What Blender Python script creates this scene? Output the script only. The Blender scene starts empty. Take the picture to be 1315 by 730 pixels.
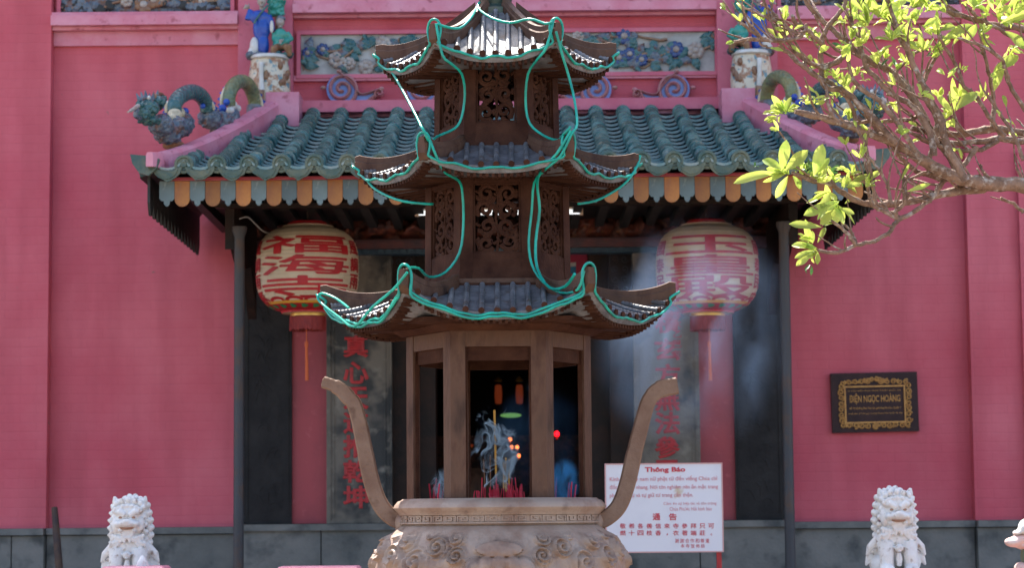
import bpy, bmesh, math, random
import numpy as np
from mathutils import Vector, Matrix, noise as mnoise

random.seed(7)
PI = math.pi
scene = bpy.context.scene
COL = scene.collection

# ------------------------------------------------------------------ camera
F = 3000.0; EYE = 1.6
PITCH = math.atan((665 - 365) / F); ROLL = math.radians(-0.5)
RC = (Matrix.Rotation(math.radians(90) + PITCH, 3, 'X') @ Matrix.Rotation(ROLL, 3, 'Z'))
def P(px, py, Y):
    """world point seen at pixel (px,py) of the 1315x730 photo at distance Y"""
    d = RC @ Vector(((px - 657.5) / F, (365 - py) / F, -1))
    t = Y / d.y
    return Vector((d.x * t, Y, EYE + d.z * t))
def zat(py, Y, px=656): return P(px, py, Y).z
def xat(px, Y, py=400): return P(px, py, Y).x

cam_d = bpy.data.cameras.new('camera'); cam = bpy.data.objects.new('camera', cam_d)
COL.objects.link(cam); scene.camera = cam
cam.location = (0, 0, EYE); cam.rotation_euler = RC.to_euler()
cam_d.sensor_width = 36; cam_d.lens = F / 1315 * 36; cam_d.clip_end = 3000; cam_d.clip_start = 0.1
cam_d.dof.use_dof = True; cam_d.dof.focus_distance = 10.9; cam_d.dof.aperture_fstop = 4.0

# ------------------------------------------------------------------ materials
def lin(r, g, b):
    f = lambda c: (c / 255 / 12.92) if c / 255 <= .04045 else ((c / 255 + .055) / 1.055) ** 2.4
    return (f(r), f(g), f(b))
def mat(name, col, rough=.6, metal=0., col2=None, vs=4., lo=.4, hi=.65, bump=0., bs=30., spec=.5,
        emit=None, es=1., trans=0., sss=0., col3=None, v3=25., lo3=.55, hi3=.7, stretch=None, detail=6., rough2=None, coat=0., vor=0, snap=None, orand=0., isl=0.):
    m = bpy.data.materials.new(name); m.use_nodes = True
    nt = m.node_tree; N = nt.nodes; L = nt.links
    b = N['Principled BSDF']; out = N['Material Output']
    b.inputs['Base Color'].default_value = (*col, 1); b.inputs['Roughness'].default_value = rough
    b.inputs['Metallic'].default_value = metal; b.inputs['Specular IOR Level'].default_value = spec
    b.inputs['Coat Weight'].default_value = coat
    tc = N.new('ShaderNodeTexCoord'); mp = N.new('ShaderNodeMapping'); L.new(tc.outputs['Object'], mp.inputs[0])
    if stretch: mp.inputs['Scale'].default_value = stretch
    last = None
    if col2:
        n = N.new('ShaderNodeTexNoise'); n.inputs['Scale'].default_value = vs; n.inputs['Detail'].default_value = detail
        n.inputs['Roughness'].default_value = .62
        L.new(mp.outputs[0], n.inputs['Vector'])
        r = N.new('ShaderNodeValToRGB'); r.color_ramp.elements[0].position = lo; r.color_ramp.elements[1].position = hi
        r.color_ramp.elements[0].color = (*col, 1); r.color_ramp.elements[1].color = (*col2, 1)
        L.new(n.outputs[0], r.inputs[0]); last = r.outputs[0]
        if rough2 is not None:
            mr = N.new('ShaderNodeMapRange'); mr.inputs[1].default_value = lo; mr.inputs[2].default_value = hi
            mr.inputs[3].default_value = rough; mr.inputs[4].default_value = rough2
            L.new(n.outputs[0], mr.inputs[0]); L.new(mr.outputs[0], b.inputs['Roughness'])
    if col3:
        n = N.new('ShaderNodeTexNoise'); n.inputs['Scale'].default_value = v3; n.inputs['Detail'].default_value = 8
        L.new(mp.outputs[0], n.inputs['Vector'])
        mr = N.new('ShaderNodeMapRange'); mr.inputs[1].default_value = lo3; mr.inputs[2].default_value = hi3
        L.new(n.outputs[0], mr.inputs[0])
        mx = N.new('ShaderNodeMix'); mx.data_type = 'RGBA'; L.new(mr.outputs[0], mx.inputs[0])
        if last: L.new(last, mx.inputs[6])
        else: mx.inputs[6].default_value = (*col, 1)
        mx.inputs[7].default_value = (*col3, 1); last = mx.outputs[2]
    if isl:
        ge = N.new('ShaderNodeNewGeometry'); mr = N.new('ShaderNodeMapRange'); mr.inputs[3].default_value = 1 - isl; mr.inputs[4].default_value = 1 + isl * .7; L.new(ge.outputs['Random Per Island'], mr.inputs[0])
        mx = N.new('ShaderNodeVectorMath'); mx.operation = 'SCALE'; L.new(last, mx.inputs[0]); L.new(mr.outputs[0], mx.inputs['Scale']); last = mx.outputs[0]
    if snap or orand:
        wn = N.new('ShaderNodeTexWhiteNoise')
        if snap:
            sn = N.new('ShaderNodeVectorMath'); sn.operation = 'SNAP'; sn.inputs[1].default_value = snap; L.new(tc.outputs['Object'], sn.inputs[0]); L.new(sn.outputs[0], wn.inputs['Vector'])
            wv = wn.outputs['Value']
        else: wv = N.new('ShaderNodeObjectInfo').outputs['Random']
        mr = N.new('ShaderNodeMapRange'); mr.inputs[3].default_value = 1 - (orand or .45); mr.inputs[4].default_value = 1 + (orand or .45); L.new(wv, mr.inputs[0])
        mx = N.new('ShaderNodeVectorMath'); mx.operation = 'SCALE'; L.new(last, mx.inputs[0]); L.new(mr.outputs[0], mx.inputs['Scale']); last = mx.outputs[0]
    if last: L.new(last, b.inputs['Base Color'])
    if vor:
        vn = N.new('ShaderNodeTexVoronoi'); vn.inputs['Scale'].default_value = vor; L.new(mp.outputs[0], vn.inputs['Vector'])
        bp = N.new('ShaderNodeBump'); bp.inputs['Strength'].default_value = .9; bp.inputs['Distance'].default_value = .012; bp.invert = True
        L.new(vn.outputs['Distance'], bp.inputs['Height']); L.new(bp.outputs[0], b.inputs['Normal'])
    if bump and not vor:
        n = N.new('ShaderNodeTexNoise'); n.inputs['Scale'].default_value = bs; n.inputs['Detail'].default_value = 8
        L.new(mp.outputs[0], n.inputs['Vector'])
        bp = N.new('ShaderNodeBump'); bp.inputs['Strength'].default_value = bump; bp.inputs['Distance'].default_value = .01
        L.new(n.outputs[0], bp.inputs['Height']); L.new(bp.outputs[0], b.inputs['Normal'])
    if emit:
        b.inputs['Emission Color'].default_value = (*emit, 1); b.inputs['Emission Strength'].default_value = es
    if trans:
        t = N.new('ShaderNodeBsdfTranslucent'); ms = N.new('ShaderNodeMixShader'); ms.inputs[0].default_value = trans
        if last: L.new(last, t.inputs[0])
        else: t.inputs[0].default_value = (*col, 1)
        L.new(b.outputs[0], ms.inputs[1]); L.new(t.outputs[0], ms.inputs[2]); L.new(ms.outputs[0], out.inputs[0])
    return m

def wall_mat(name, col, col2, colm):
    """painted brick: coursed bump, faded patches"""
    m = mat(name, col, .75, col2=col2, vs=.8, lo=.36, hi=.66, spec=.3)
    nt = m.node_tree; N = nt.nodes; L = nt.links; b = N['Principled BSDF']
    tc = N.new('ShaderNodeTexCoord'); sp = N.new('ShaderNodeSeparateXYZ'); cb = N.new('ShaderNodeCombineXYZ')
    L.new(tc.outputs['Object'], sp.inputs[0]); L.new(sp.outputs[0], cb.inputs[0]); L.new(sp.outputs[2], cb.inputs[1])
    nz = N.new('ShaderNodeTexNoise'); nz.inputs['Scale'].default_value = 3; L.new(cb.outputs[0], nz.inputs[0])
    ad = N.new('ShaderNodeMix'); ad.data_type = 'RGBA'; ad.blend_type = 'LINEAR_LIGHT'; ad.inputs[0].default_value = .012
    L.new(cb.outputs[0], ad.inputs[6]); L.new(nz.outputs[1], ad.inputs[7])
    br = N.new('ShaderNodeTexBrick'); br.inputs['Scale'].default_value = 1; br.inputs['Brick Width'].default_value = .23
    br.inputs['Row Height'].default_value = .068; br.inputs['Mortar Size'].default_value = .006; br.inputs['Mortar Smooth'].default_value = .6
    br.inputs['Color1'].default_value = (1, 1, 1, 1); br.inputs['Color2'].default_value = (.8, .8, .8, 1); br.inputs['Mortar'].default_value = (.55, .55, .55, 1)
    L.new(ad.outputs[2], br.inputs[0])
    fine = N.new('ShaderNodeTexNoise'); fine.inputs['Scale'].default_value = 30; fine.inputs['Detail'].default_value = 8
    L.new(tc.outputs['Object'], fine.inputs[0])
    mm = N.new('ShaderNodeMath'); mm.operation = 'MULTIPLY_ADD'; mm.inputs[1].default_value = .8
    L.new(fine.outputs[0], mm.inputs[0]); L.new(br.outputs[0], mm.inputs[2])
    bp = N.new('ShaderNodeBump'); bp.inputs['Strength'].default_value = .45; bp.inputs['Distance'].default_value = .006
    L.new(mm.outputs[0], bp.inputs['Height']); L.new(bp.outputs[0], b.inputs['Normal'])
    # worn speckle and streaks
    old = b.inputs['Base Color'].links[0].from_socket
    st = N.new('ShaderNodeTexNoise'); st.inputs['Scale'].default_value = 1; st.inputs['Detail'].default_value = 8
    mp = N.new('ShaderNodeMapping'); mp.inputs['Scale'].default_value = (5, 5, .8); L.new(tc.outputs['Object'], mp.inputs[0]); L.new(mp.outputs[0], st.inputs[0])
    mr = N.new('ShaderNodeMapRange'); mr.inputs[1].default_value = .45; mr.inputs[2].default_value = .75; mr.inputs[4].default_value = .55
    L.new(st.outputs[0], mr.inputs[0])
    mx = N.new('ShaderNodeMix'); mx.data_type = 'RGBA'; L.new(mr.outputs[0], mx.inputs[0]); L.new(old, mx.inputs[6]); mx.inputs[7].default_value = (*colm, 1)
    mrb = N.new('ShaderNodeMapRange'); mrb.inputs[1].default_value = .35; mrb.inputs[2].default_value = .9; mrb.inputs[3].default_value = .96; mrb.inputs[4].default_value = 1
    L.new(br.outputs[0], mrb.inputs[0])
    mu = N.new('ShaderNodeMix'); mu.data_type = 'RGBA'; mu.blend_type = 'MULTIPLY'; mu.inputs[0].default_value = 1
    L.new(mx.outputs[2], mu.inputs[6]); L.new(mrb.outputs[0], mu.inputs[7])
    # small chips
    ch = N.new('ShaderNodeTexNoise'); ch.inputs['Scale'].default_value = 9; ch.inputs['Detail'].default_value = 3
    L.new(tc.outputs['Object'], ch.inputs[0])
    mc = N.new('ShaderNodeMapRange'); mc.inputs[1].default_value = .74; mc.inputs[2].default_value = .77; L.new(ch.outputs[0], mc.inputs[0])
    m2 = N.new('ShaderNodeMix'); m2.data_type = 'RGBA'; L.new(mc.outputs[0], m2.inputs[0]); L.new(mu.outputs[2], m2.inputs[6]); m2.inputs[7].default_value = (.28, .14, .13, 1)
    L.new(m2.outputs[2], b.inputs['Base Color'])
    return m

MT = {}
MT['wall'] = wall_mat('pink_painted_brick', (.53, .088, .122), (.62, .15, .185), (.40, .07, .092))
MT['pink'] = mat('pink_paint', (.52, .10, .155), .6, col2=(.60, .16, .22), vs=3, bump=.15, bs=40, col3=(.36, .07, .10), v3=12, lo3=.62, hi3=.75)
MT['pinklt'] = mat('faded_pink_paint', (.60, .19, .26), .6, col2=(.66, .28, .36), vs=5, bump=.2, bs=40, col3=(.4, .1, .14), v3=14, lo3=.6, hi3=.72)
MT['redpaint'] = mat('dull_red_paint', (.36, .045, .06), .5, col2=(.28, .035, .05), vs=3, bump=.1, col3=(.45, .09, .1), v3=20, lo3=.62, hi3=.8)
MT['granite'] = mat('weathered_granite', (.10, .105, .10), .75, col2=(.20, .195, .18), vs=2.6, lo=.35, hi=.7, bump=.5, bs=45, col3=(.05, .055, .055), v3=6, lo3=.52, hi3=.72)
MT['pillar'] = mat('stained_grey_stone', (.15, .13, .105), .7, col2=(.03, .032, .032), vs=1.7, lo=.50, hi=.60, bump=.35, bs=50, col3=(.26, .24, .2), v3=11, lo3=.55, hi3=.8, detail=4)
MT['black'] = mat('black_carved_stone', (.009, .008, .009), .6, spec=.25, col2=(.022, .02, .02), vs=5, bump=.5, bs=25)
MT['darkwood'] = mat('dark_aged_wood', (.012, .008, .007), .6, spec=.25, col2=(.03, .014, .009), vs=8, bump=.3, bs=40)
MT['carved'] = mat('red_brown_carved_wood', (.06, .022, .018), .5, col2=(.22, .06, .035), vs=14, lo=.42, hi=.62, bump=.4, bs=50, col3=(.25, .10, .04), v3=22, lo3=.6, hi3=.7)
MT['beam'] = mat('painted_beam', (.13, .04, .04), .5, col2=(.05, .03, .04), vs=10)
MT['bluebeam'] = mat('blue_painted_beam', (.02, .05, .09), .5, col2=(.04, .10, .13), vs=12)
MT['calli'] = mat('red_lettering_paint', (.42, .015, .02), .5, col2=(.24, .012, .016), vs=18, lo=.45, hi=.7)
MT['post'] = mat('grey_iron_post', (.040, .043, .05), .55, .1, col2=(.08, .045, .03), vs=6, lo=.5, hi=.7, bump=.2)
MT['tile'] = mat('teal_glazed_tile', (.012, .072, .10), .16, snap=(.205, .11, 9), col2=(.045, .125, .14), vs=5, lo=.35, hi=.7, bump=.25, bs=30, col3=(.14, .17, .16), v3=22, lo3=.6, hi3=.75, rough2=.4)
MT['barrel'] = mat('green_glazed_barrel_tile', (.03, .12, .13), .2, snap=(.1, .13, 9), col2=(.12, .18, .16), vs=7, lo=.35, hi=.65, bump=.3, bs=35, col3=(.22, .21, .16), v3=26, lo3=.58, hi3=.72, rough2=.6)
MT['tilelip'] = mat('lit_tile_lip', (.14, .27, .28), .3, col2=(.30, .36, .34), vs=18, lo=.4, hi=.6)  # light caught on the pan-tile lips, put in as a paler colour
MT['tileend'] = mat('olive_tile_end', (.045, .085, .065), .35, col2=(.13, .14, .085), vs=9, bump=.6, bs=45)
MT['orange'] = mat('orange_valance_paint', (.40, .16, .035), .6, orand=.28, col2=(.28, .10, .03), vs=9, bump=.1, col3=(.25, .14, .08), v3=30, lo3=.6, hi3=.75)
MT['greyblue'] = mat('grey_blue_valance_paint', (.13, .18, .18), .6, orand=.28, col2=(.10, .14, .14), vs=9, col3=(.3, .33, .3), v3=30, lo3=.6, hi3=.75)
MT['blackval'] = mat('soot_black_board', (.012, .014, .014), .6, col2=(.03, .03, .028), vs=8)
MT['bronze'] = mat('weathered_bronze', (.065, .026, .015), .5, .1, spec=.25, col2=(.175, .095, .06), stretch=(1, 1, .35), vs=9, lo=.35, hi=.7, bump=.35, bs=60, col3=(.03, .014, .010), v3=9, lo3=.5, hi3=.68, rough2=.62)
MT['handle'] = mat('tan_bronze', (.165, .088, .058), .5, .1, spec=.3, col2=(.26, .165, .115), vs=5, lo=.35, hi=.7, bump=.35, bs=60, col3=(.11, .055, .035), v3=13, lo3=.6, hi3=.75)
MT['bronzed'] = mat('dark_bronze', (.034, .011, .006), .7, .0, spec=.12, col2=(.075, .030, .017), vs=9, lo=.35, hi=.7, bump=.35, bs=60)
MT['rooftile'] = mat('grey_metal_roof', (.07, .072, .08), .33, .15, col2=(.22, .22, .23), vs=10, lo=.35, hi=.7, bump=.4, bs=50, col3=(.10, .07, .055), v3=16, lo3=.55, hi3=.7)
MT['urn'] = mat('pale_bronze_relief', (.37, .27, .21), .5, .05, col2=(.25, .15, .105), vs=6, lo=.4, hi=.66, bump=.3, bs=60, col3=(.16, .10, .075), v3=9, lo3=.58, hi3=.72)
MT['patina'] = mat('green_patina', (.05, .09, .075), .45, .3, col2=(.09, .10, .08), vs=12)
MT['ash'] = mat('incense_ash', (.32, .29, .27), .95, col2=(.2, .18, .17), vs=30, bump=1)
MT['wire'] = mat('turquoise_plastic_tube', (.004, .34, .26), .28, col2=(.01, .55, .42), vs=10, trans=.25, coat=.3)
MT['stickred'] = mat('crimson_stick_dye', (.60, .015, .045), .6)
MT['stickyel'] = mat('yellow_incense_paste', (.62, .32, .06), .8)
MT['stickbrn'] = mat('brown_incense_paste', (.22, .10, .05), .8)
MT['lpaper'] = mat('cream_lantern_paper', (.72, .60, .42), .6, col2=(.62, .48, .32), vs=6, bump=.1, trans=.25)
MT['lred'] = mat('red_lantern_paint', (.44, .008, .014), .55, col2=(.34, .012, .016), vs=14)
MT['lgreen'] = mat('green_lantern_paint', (.02, .22, .08), .5)
MT['lyel'] = mat('yellow_lantern_paint', (.65, .33, .04), .5)
MT['gold'] = mat('gold_trim', (.72, .45, .12), .35, .6)
MT['fringe'] = mat('red_silk_fringe', (.16, .006, .006), .6, col2=(.30, .02, .012), vs=40, stretch=(6, 6, .6))
MT['tassel'] = mat('orange_tassel', (.55, .10, .02), .6)
MT['white'] = mat('white_glazed_ceramic', (.62, .62, .60), .35, col2=(.5, .48, .42), vs=8, bump=.2)
MT['lion'] = mat('white_marble', (.76, .74, .71), .6, col2=(.66, .61, .56), vs=14, lo=.45, hi=.7, bump=.4, bs=70, col3=(.36, .28, .22), v3=26, lo3=.6, hi3=.72)
MT['liondark'] = mat('stained_mouth_stone', (.36, .20, .13), .7)
MT['signwhite'] = mat('white_sign_enamel', (.70, .72, .78), .45, col2=(.60, .62, .70), vs=3, lo=.5, hi=.8, col3=(.55, .47, .3), v3=5, lo3=.68, hi3=.74)
MT['signedge'] = mat('pink_sign_edge', (.62, .35, .34), .5)
MT['signred'] = mat('faded_red_ink', (.55, .035, .06), .6)
MT['signpale'] = mat('faded_pink_ink', (.62, .22, .26), .6)
MT['plaque'] = mat('dark_maroon_lacquer', (.022, .008, .010), .5, spec=.25, col2=(.04, .016, .016), vs=9)
MT['gilt'] = mat('gilt_relief', (.50, .26, .07), .45, .3, col2=(.34, .16, .045), vs=40, bump=.5, bs=90)
MT['bark'] = mat('grey_brown_bark', (.27, .165, .115), .8, col2=(.12, .065, .04), vs=20, bump=.9, bs=70, col3=(.44, .37, .32), v3=30, lo3=.55, hi3=.72)
MT['leaf'] = mat('yellow_green_leaf', (.56, .64, .13), .45, isl=.38, col2=(.30, .46, .06), vs=9, lo=.45, hi=.7, trans=.55)
MT['leafd'] = mat('deep_green_leaf', (.04, .12, .03), .4, col2=(.10, .2, .05), vs=9, trans=.35)
MT['teal'] = mat('teal_glaze', (.025, .10, .11), .2, vor=34, col2=(.07, .16, .15), vs=14, bump=.3, bs=40)
MT['blue'] = mat('cobalt_glaze', (.012, .055, .32), .2, col2=(.02, .09, .42), vs=12, bump=.2)
MT['blued'] = mat('dull_blue_glaze', (.02, .045, .17), .25, col2=(.04, .08, .20), vs=14, bump=.2)
MT['slate'] = mat('slate_blue_glaze', (.07, .10, .14), .28, vor=34, col2=(.14, .17, .20), vs=20, lo=.4, hi=.6, bump=.6, bs=70, col3=(.15, .07, .05), v3=14, lo3=.55, hi3=.65)
MT['olive'] = mat('olive_yellow_glaze', (.22, .22, .09), .25, vor=34, col2=(.12, .17, .10), vs=9, bump=.3)
MT['cream'] = mat('cream_glaze', (.60, .52, .36), .3, col2=(.42, .33, .2), vs=16)
MT['green'] = mat('turquoise_green_glaze', (.03, .24, .19), .2, col2=(.06, .32, .26), vs=10)
MT['flesh'] = mat('grey_face_glaze', (.40, .36, .32), .4, col2=(.26, .2, .17), vs=16)
MT['brownc'] = mat('brown_glaze', (.17, .075, .04), .35, col2=(.28, .16, .08), vs=16)
MT['drum'] = mat('painted_drum_ceramic', (.60, .54, .42), .35, col2=(.34, .17, .09), vs=19, lo=.48, hi=.58, bump=.5, bs=18, col3=(.12, .24, .28), v3=22, lo3=.56, hi3=.62)
MT['stucco'] = mat('off_white_frieze_ground', (.42, .42, .40), .7, col2=(.28, .28, .27), vs=7, bump=.3, col3=(.36, .24, .16), v3=10, lo3=.6, hi3=.7)
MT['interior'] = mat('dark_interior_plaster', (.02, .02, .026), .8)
MT['ground'] = mat('courtyard_paving', (.23, .18, .135), .8, col2=(.17, .135, .10), vs=1.2, bump=.3, bs=20)
MT['tube'] = mat('fluorescent_tube', (.8, .8, .8), .4, emit=(.92, .97, 1), es=.40)
MT['fixture'] = mat('cream_fixture', (.55, .42, .30), .5)
MT['coral'] = mat('coral_painted_stone', (.66, .38, .31), .6, col2=(.74, .58, .54), vs=8, bump=.3)
MT['mossy'] = mat('mossy_stone', (.13, .16, .10), .8, col2=(.2, .17, .1), vs=10, bump=.5)
MT['rod'] = mat('rusted_iron', (.045, .03, .028), .8, col2=(.09, .05, .03), vs=12, bump=.4)
MT['scrollblue'] = mat('violet_blue_glaze', (.10, .17, .48), .3, col2=(.16, .24, .55), vs=10)
MT['scrollpink'] = mat('worn_pink_ceramic', (.50, .20, .22), .6, col2=(.38, .22, .18), vs=18, bump=.3)
MT['cable'] = mat('pale_cable', (.35, .35, .34), .5)
MT['bannerred'] = mat('magenta_red_cloth', (.42, .02, .07), .6)
MT['cyan'] = mat('blue_cloth', (.02, .20, .38), .6)
for nm, c, e in (('lampor', (1, .22, .05), 1.3), ('lampred', (1, .005, .01), 2.0), ('lampgr', (.12, .28, .08), .35), ('lampdim', (.25, .04, .012), .12)):
    MT[nm] = mat(nm + '_glow', c, .5, emit=c, es=e)

# ------------------------------------------------------------------ mesh builder
class MB:
    def __init__(s): s.v = []; s.f = []; s.m = []; s.xf = None; s.mi = 0
    def add(s, verts, faces):
        o = len(s.v)
        if s.xf is not None:
            verts = [s.xf @ Vector(v) for v in verts]
            if s.xf.determinant() < 0: faces = [tuple(reversed(f)) for f in faces]
        s.v.extend([tuple(v) for v in verts]); s.f.extend([tuple(i + o for i in f) for f in faces]); s.m.extend([s.mi] * len(faces))
        return s
    def box(s, a, b):
        x0, y0, z0 = a; x1, y1, z1 = b
        if x0 > x1: x0, x1 = x1, x0
        if y0 > y1: y0, y1 = y1, y0
        if z0 > z1: z0, z1 = z1, z0
        return s.add([(x0, y0, z0), (x1, y0, z0), (x1, y1, z0), (x0, y1, z0), (x0, y0, z1), (x1, y0, z1), (x1, y1, z1), (x0, y1, z1)],
              [(0, 3, 2, 1), (4, 5, 6, 7), (0, 1, 5, 4), (1, 2, 6, 5), (2, 3, 7, 6), (3, 0, 4, 7)])
    def tube(s, pts, r, n=8, cap=True, sq=1.):
        pts = [Vector(p) for p in pts]; k = len(pts)
        rr = r if isinstance(r, (list, tuple)) else [r] * k
        T = [(pts[min(i + 1, k - 1)] - pts[max(i - 1, 0)]).normalized() for i in range(k)]
        up = Vector((0, 0, 1)) if abs(T[0].z) < .9 else Vector((0, 1, 0))
        nrm = (up - T[0] * up.dot(T[0])).normalized(); V = []
        for i in range(k):
            nrm = nrm - T[i] * nrm.dot(T[i]); nrm.normalize(); bn = T[i].cross(nrm)
            for j in range(n):
                a = 2 * PI * j / n; V.append(pts[i] + (nrm * math.cos(a) * sq + bn * math.sin(a)) * rr[i])
        Fc = [(i * n + j, i * n + (j + 1) % n, (i + 1) * n + (j + 1) % n, (i + 1) * n + j) for i in range(k - 1) for j in range(n)]
        if cap: Fc += [tuple(reversed(range(n))), tuple(range((k - 1) * n, k * n))]
        return s.add(V, Fc)
    def loft(s, secs, closed=True, cap=True):
        n = len(secs[0]); V = [p for q in secs for p in q]; k = len(secs)
        Fc = [(i * n + j, i * n + (j + 1) % n, (i + 1) * n + (j + 1) % n, (i + 1) * n + j) for i in range(k - 1) for j in range(n if closed else n - 1)]
        if cap and closed: Fc += [tuple(reversed(range(n))), tuple(range((k - 1) * n, k * n))]
        return s.add(V, Fc)
    def lathe(s, prof, c=(0, 0, 0), n=32, cap=True, a0=0.):
        return s.loft([[(c[0] + r * math.cos(a0 + 2 * PI * j / n), c[1] + r * math.sin(a0 + 2 * PI * j / n), c[2] + z) for j in range(n)] for r, z in prof], cap=cap)
    def ell(s, c, r, rot=None, n=12, m=8):
        c = Vector(c); V = []; R = rot if rot is not None else Matrix.Identity(3)
        for i in range(1, m):
            t = PI * i / m
            for j in range(n):
                a = 2 * PI * j / n; V.append(c + R @ Vector((r[0] * math.sin(t) * math.cos(a), r[1] * math.sin(t) * math.sin(a), r[2] * math.cos(t))))
        V += [c + R @ Vector((0, 0, r[2])), c + R @ Vector((0, 0, -r[2]))]; T = len(V) - 2
        Fc = [(i * n + j, (i + 1) * n + j, (i + 1) * n + (j + 1) % n, i * n + (j + 1) % n) for i in range(m - 2) for j in range(n)]
        Fc += [(T, j, (j + 1) % n) for j in range(n)] + [(T + 1, (m - 2) * n + (j + 1) % n, (m - 2) * n + j) for j in range(n)]
        return s.add(V, Fc)
    def prism(s, poly, fn0, fn1):
        """poly: 2D points; fn0/fn1 map them to the near and far 3D faces"""
        n = len(poly); return s.add([fn0(*p) for p in poly] + [fn1(*p) for p in poly],
                                    [tuple(range(n)), tuple(reversed(range(n, 2 * n)))] + [(i, i + n, (i + 1) % n + n, (i + 1) % n) for i in range(n)])
    def grid(s, nu, nv, fn, wrap=False):
        V = [fn(i, j) for i in range(nu) for j in range(nv)]
        Fc = [(i * nv + j, i * nv + (j + 1) % nv, ((i + 1) % nu) * nv + (j + 1) % nv, ((i + 1) % nu) * nv + j) for i in range(nu if wrap else nu - 1) for j in range(nv - 1)]
        return s.add(V, Fc)
    def ribbon(s, pts, w, th):
        """flat stroke in the XZ plane of the front face, depth th along +Y; pts are (x,z); w may be list"""
        k = len(pts)
        if k < 2: return s
        ww = w if isinstance(w, (list, tuple)) else [w] * k
        secs = []
        for i in range(k):
            a = pts[max(i - 1, 0)]; b = pts[min(i + 1, k - 1)]; dx, dz = b[0] - a[0], b[1] - a[1]; l = math.hypot(dx, dz) or 1
            nx, nz = -dz / l * ww[i] / 2, dx / l * ww[i] / 2; x, z = pts[i]
            secs.append([(x + nx, 0, z + nz), (x, -th * .35, z), (x - nx, 0, z - nz), (x - nx, th, z - nz), (x + nx, th, z + nz)])
        return s.loft(secs)
    def build(s, name, material, parent=None, smooth=40, loc=None):
        me = bpy.data.meshes.new(name); off = Vector((0, 0, 0))
        if parent is not None:
            off = Vector(parent['_w']) if '_w' in parent else Vector((0, 0, 0))
        if loc is not None: off = Vector(loc)
        vv = [(a - off.x, b - off.y, c - off.z) for a, b, c in s.v]
        me.from_pydata(vv, [], s.f)
        mats = material if isinstance(material, (list, tuple)) else [material]
        for m_ in mats: me.materials.append(MT[m_] if isinstance(m_, str) else m_)
        if len(mats) > 1: me.polygons.foreach_set('material_index', s.m)
        if smooth:
            me.polygons.foreach_set('use_smooth', [True] * len(me.polygons)); me.update()
            me.set_sharp_from_angle(angle=math.radians(smooth))
        me.update()
        o = bpy.data.objects.new(name, me); COL.objects.link(o)
        if parent is not None: o.parent = parent; o['_w'] = tuple(off)
        elif loc is not None: o.location = loc; o['_w'] = tuple(off)
        return o

def tag(o, label=None, cat=None, group=None, kind=None):
    if label: o['label'] = label
    if cat: o['category'] = cat
    if group: o['group'] = group
    if kind: o['kind'] = kind
    return o
def thing(name, label, cat, loc=(0, 0, 0), group=None):
    o = bpy.data.objects.new(name, None); COL.objects.link(o); o.location = loc; o['_w'] = tuple(loc)
    o.empty_display_size = .1
    return tag(o, label, cat, group)
def remesh(mb, vox, sm=2, name='tmp'):
    """fuse a builder's overlapping lumps into one sculpted skin"""
    me = bpy.data.meshes.new('t'); me.from_pydata(mb.v, [], mb.f); o = bpy.data.objects.new('t', me); COL.objects.link(o)
    m = o.modifiers.new('r', 'REMESH'); m.mode = 'VOXEL'; m.voxel_size = vox
    if sm: k = o.modifiers.new('s', 'SMOOTH'); k.iterations = sm; k.factor = .5
    dg = bpy.context.evaluated_depsgraph_get(); ev = o.evaluated_get(dg); m2 = ev.to_mesh()
    r = MB(); r.v = [tuple(v.co) for v in m2.vertices]; r.f = [tuple(p.vertices) for p in m2.polygons]; r.m = [0] * len(r.f)
    ev.to_mesh_clear(); bpy.data.objects.remove(o); bpy.data.meshes.remove(me)
    return r
_tc = {}
def text_geo(s, off=0., spacing=1., bev=0.):
    key = (s, off, spacing, bev)
    if key in _tc: return _tc[key]
    c = bpy.data.curves.new('t', 'FONT'); c.body = s; c.offset = off; c.resolution_u = 3; c.space_character = spacing; c.bevel_depth = bev; c.bevel_resolution = 0; c.extrude = .004 if bev else 0
    o = bpy.data.objects.new('t', c); COL.objects.link(o)
    dg = bpy.context.evaluated_depsgraph_get(); dg.update(); ev = o.evaluated_get(dg); m = ev.to_mesh()
    V = [tuple(v.co) for v in m.vertices]; Fc = [tuple(p.vertices) for p in m.polygons]
    ev.to_mesh_clear(); bpy.data.objects.remove(o); bpy.data.curves.remove(c)
    if V:
        x0 = min(v[0] for v in V); x1 = max(v[0] for v in V); y0 = min(v[1] for v in V); y1 = max(v[1] for v in V)
        V = [((v[0] - x0) / max(x1 - x0, 1e-6), (v[1] - y0) / max(y1 - y0, 1e-6)) + ((v[2],) if bev else ()) for v in V]
    _tc[key] = (V, Fc); return _tc[key]
def put_text(mb, s, x0, x1, z0, z1, y, off=0., fn=None, spacing=1.):
    """text filling the rectangle, as a thin sheet facing -Y at depth y"""
    if off > .009:
        V, Fc = text_geo(s, 0., spacing, off); sc = (z1 - z0) * .5; zm = max(v[2] for v in V)
        fn = fn or (lambda x, z: (x, y, z))
        out = []
        for u, v, w_ in V:
            p = fn(x0 + u * (x1 - x0), z0 + v * (z1 - z0)); out.append((p[0], p[1] - (w_) * sc, p[2]))
        mb.add(out, Fc); return
    V, Fc = text_geo(s, off, spacing)
    fn = fn or (lambda x, z: (x, y, z))
    mb.add([fn(x0 + u * (x1 - x0), z0 + v * (z1 - z0)) for u, v in V], Fc)
def spiral(cx, cz, r0, r1, turns, a0, d=1, n=26):
    out = []
    for i in range(n):
        t = i / (n - 1); r = r0 + (r1 - r0) * t; a = a0 + d * turns * 2 * PI * t
        out.append((cx + r * math.cos(a), cz + r * math.sin(a)))
    return out
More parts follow.
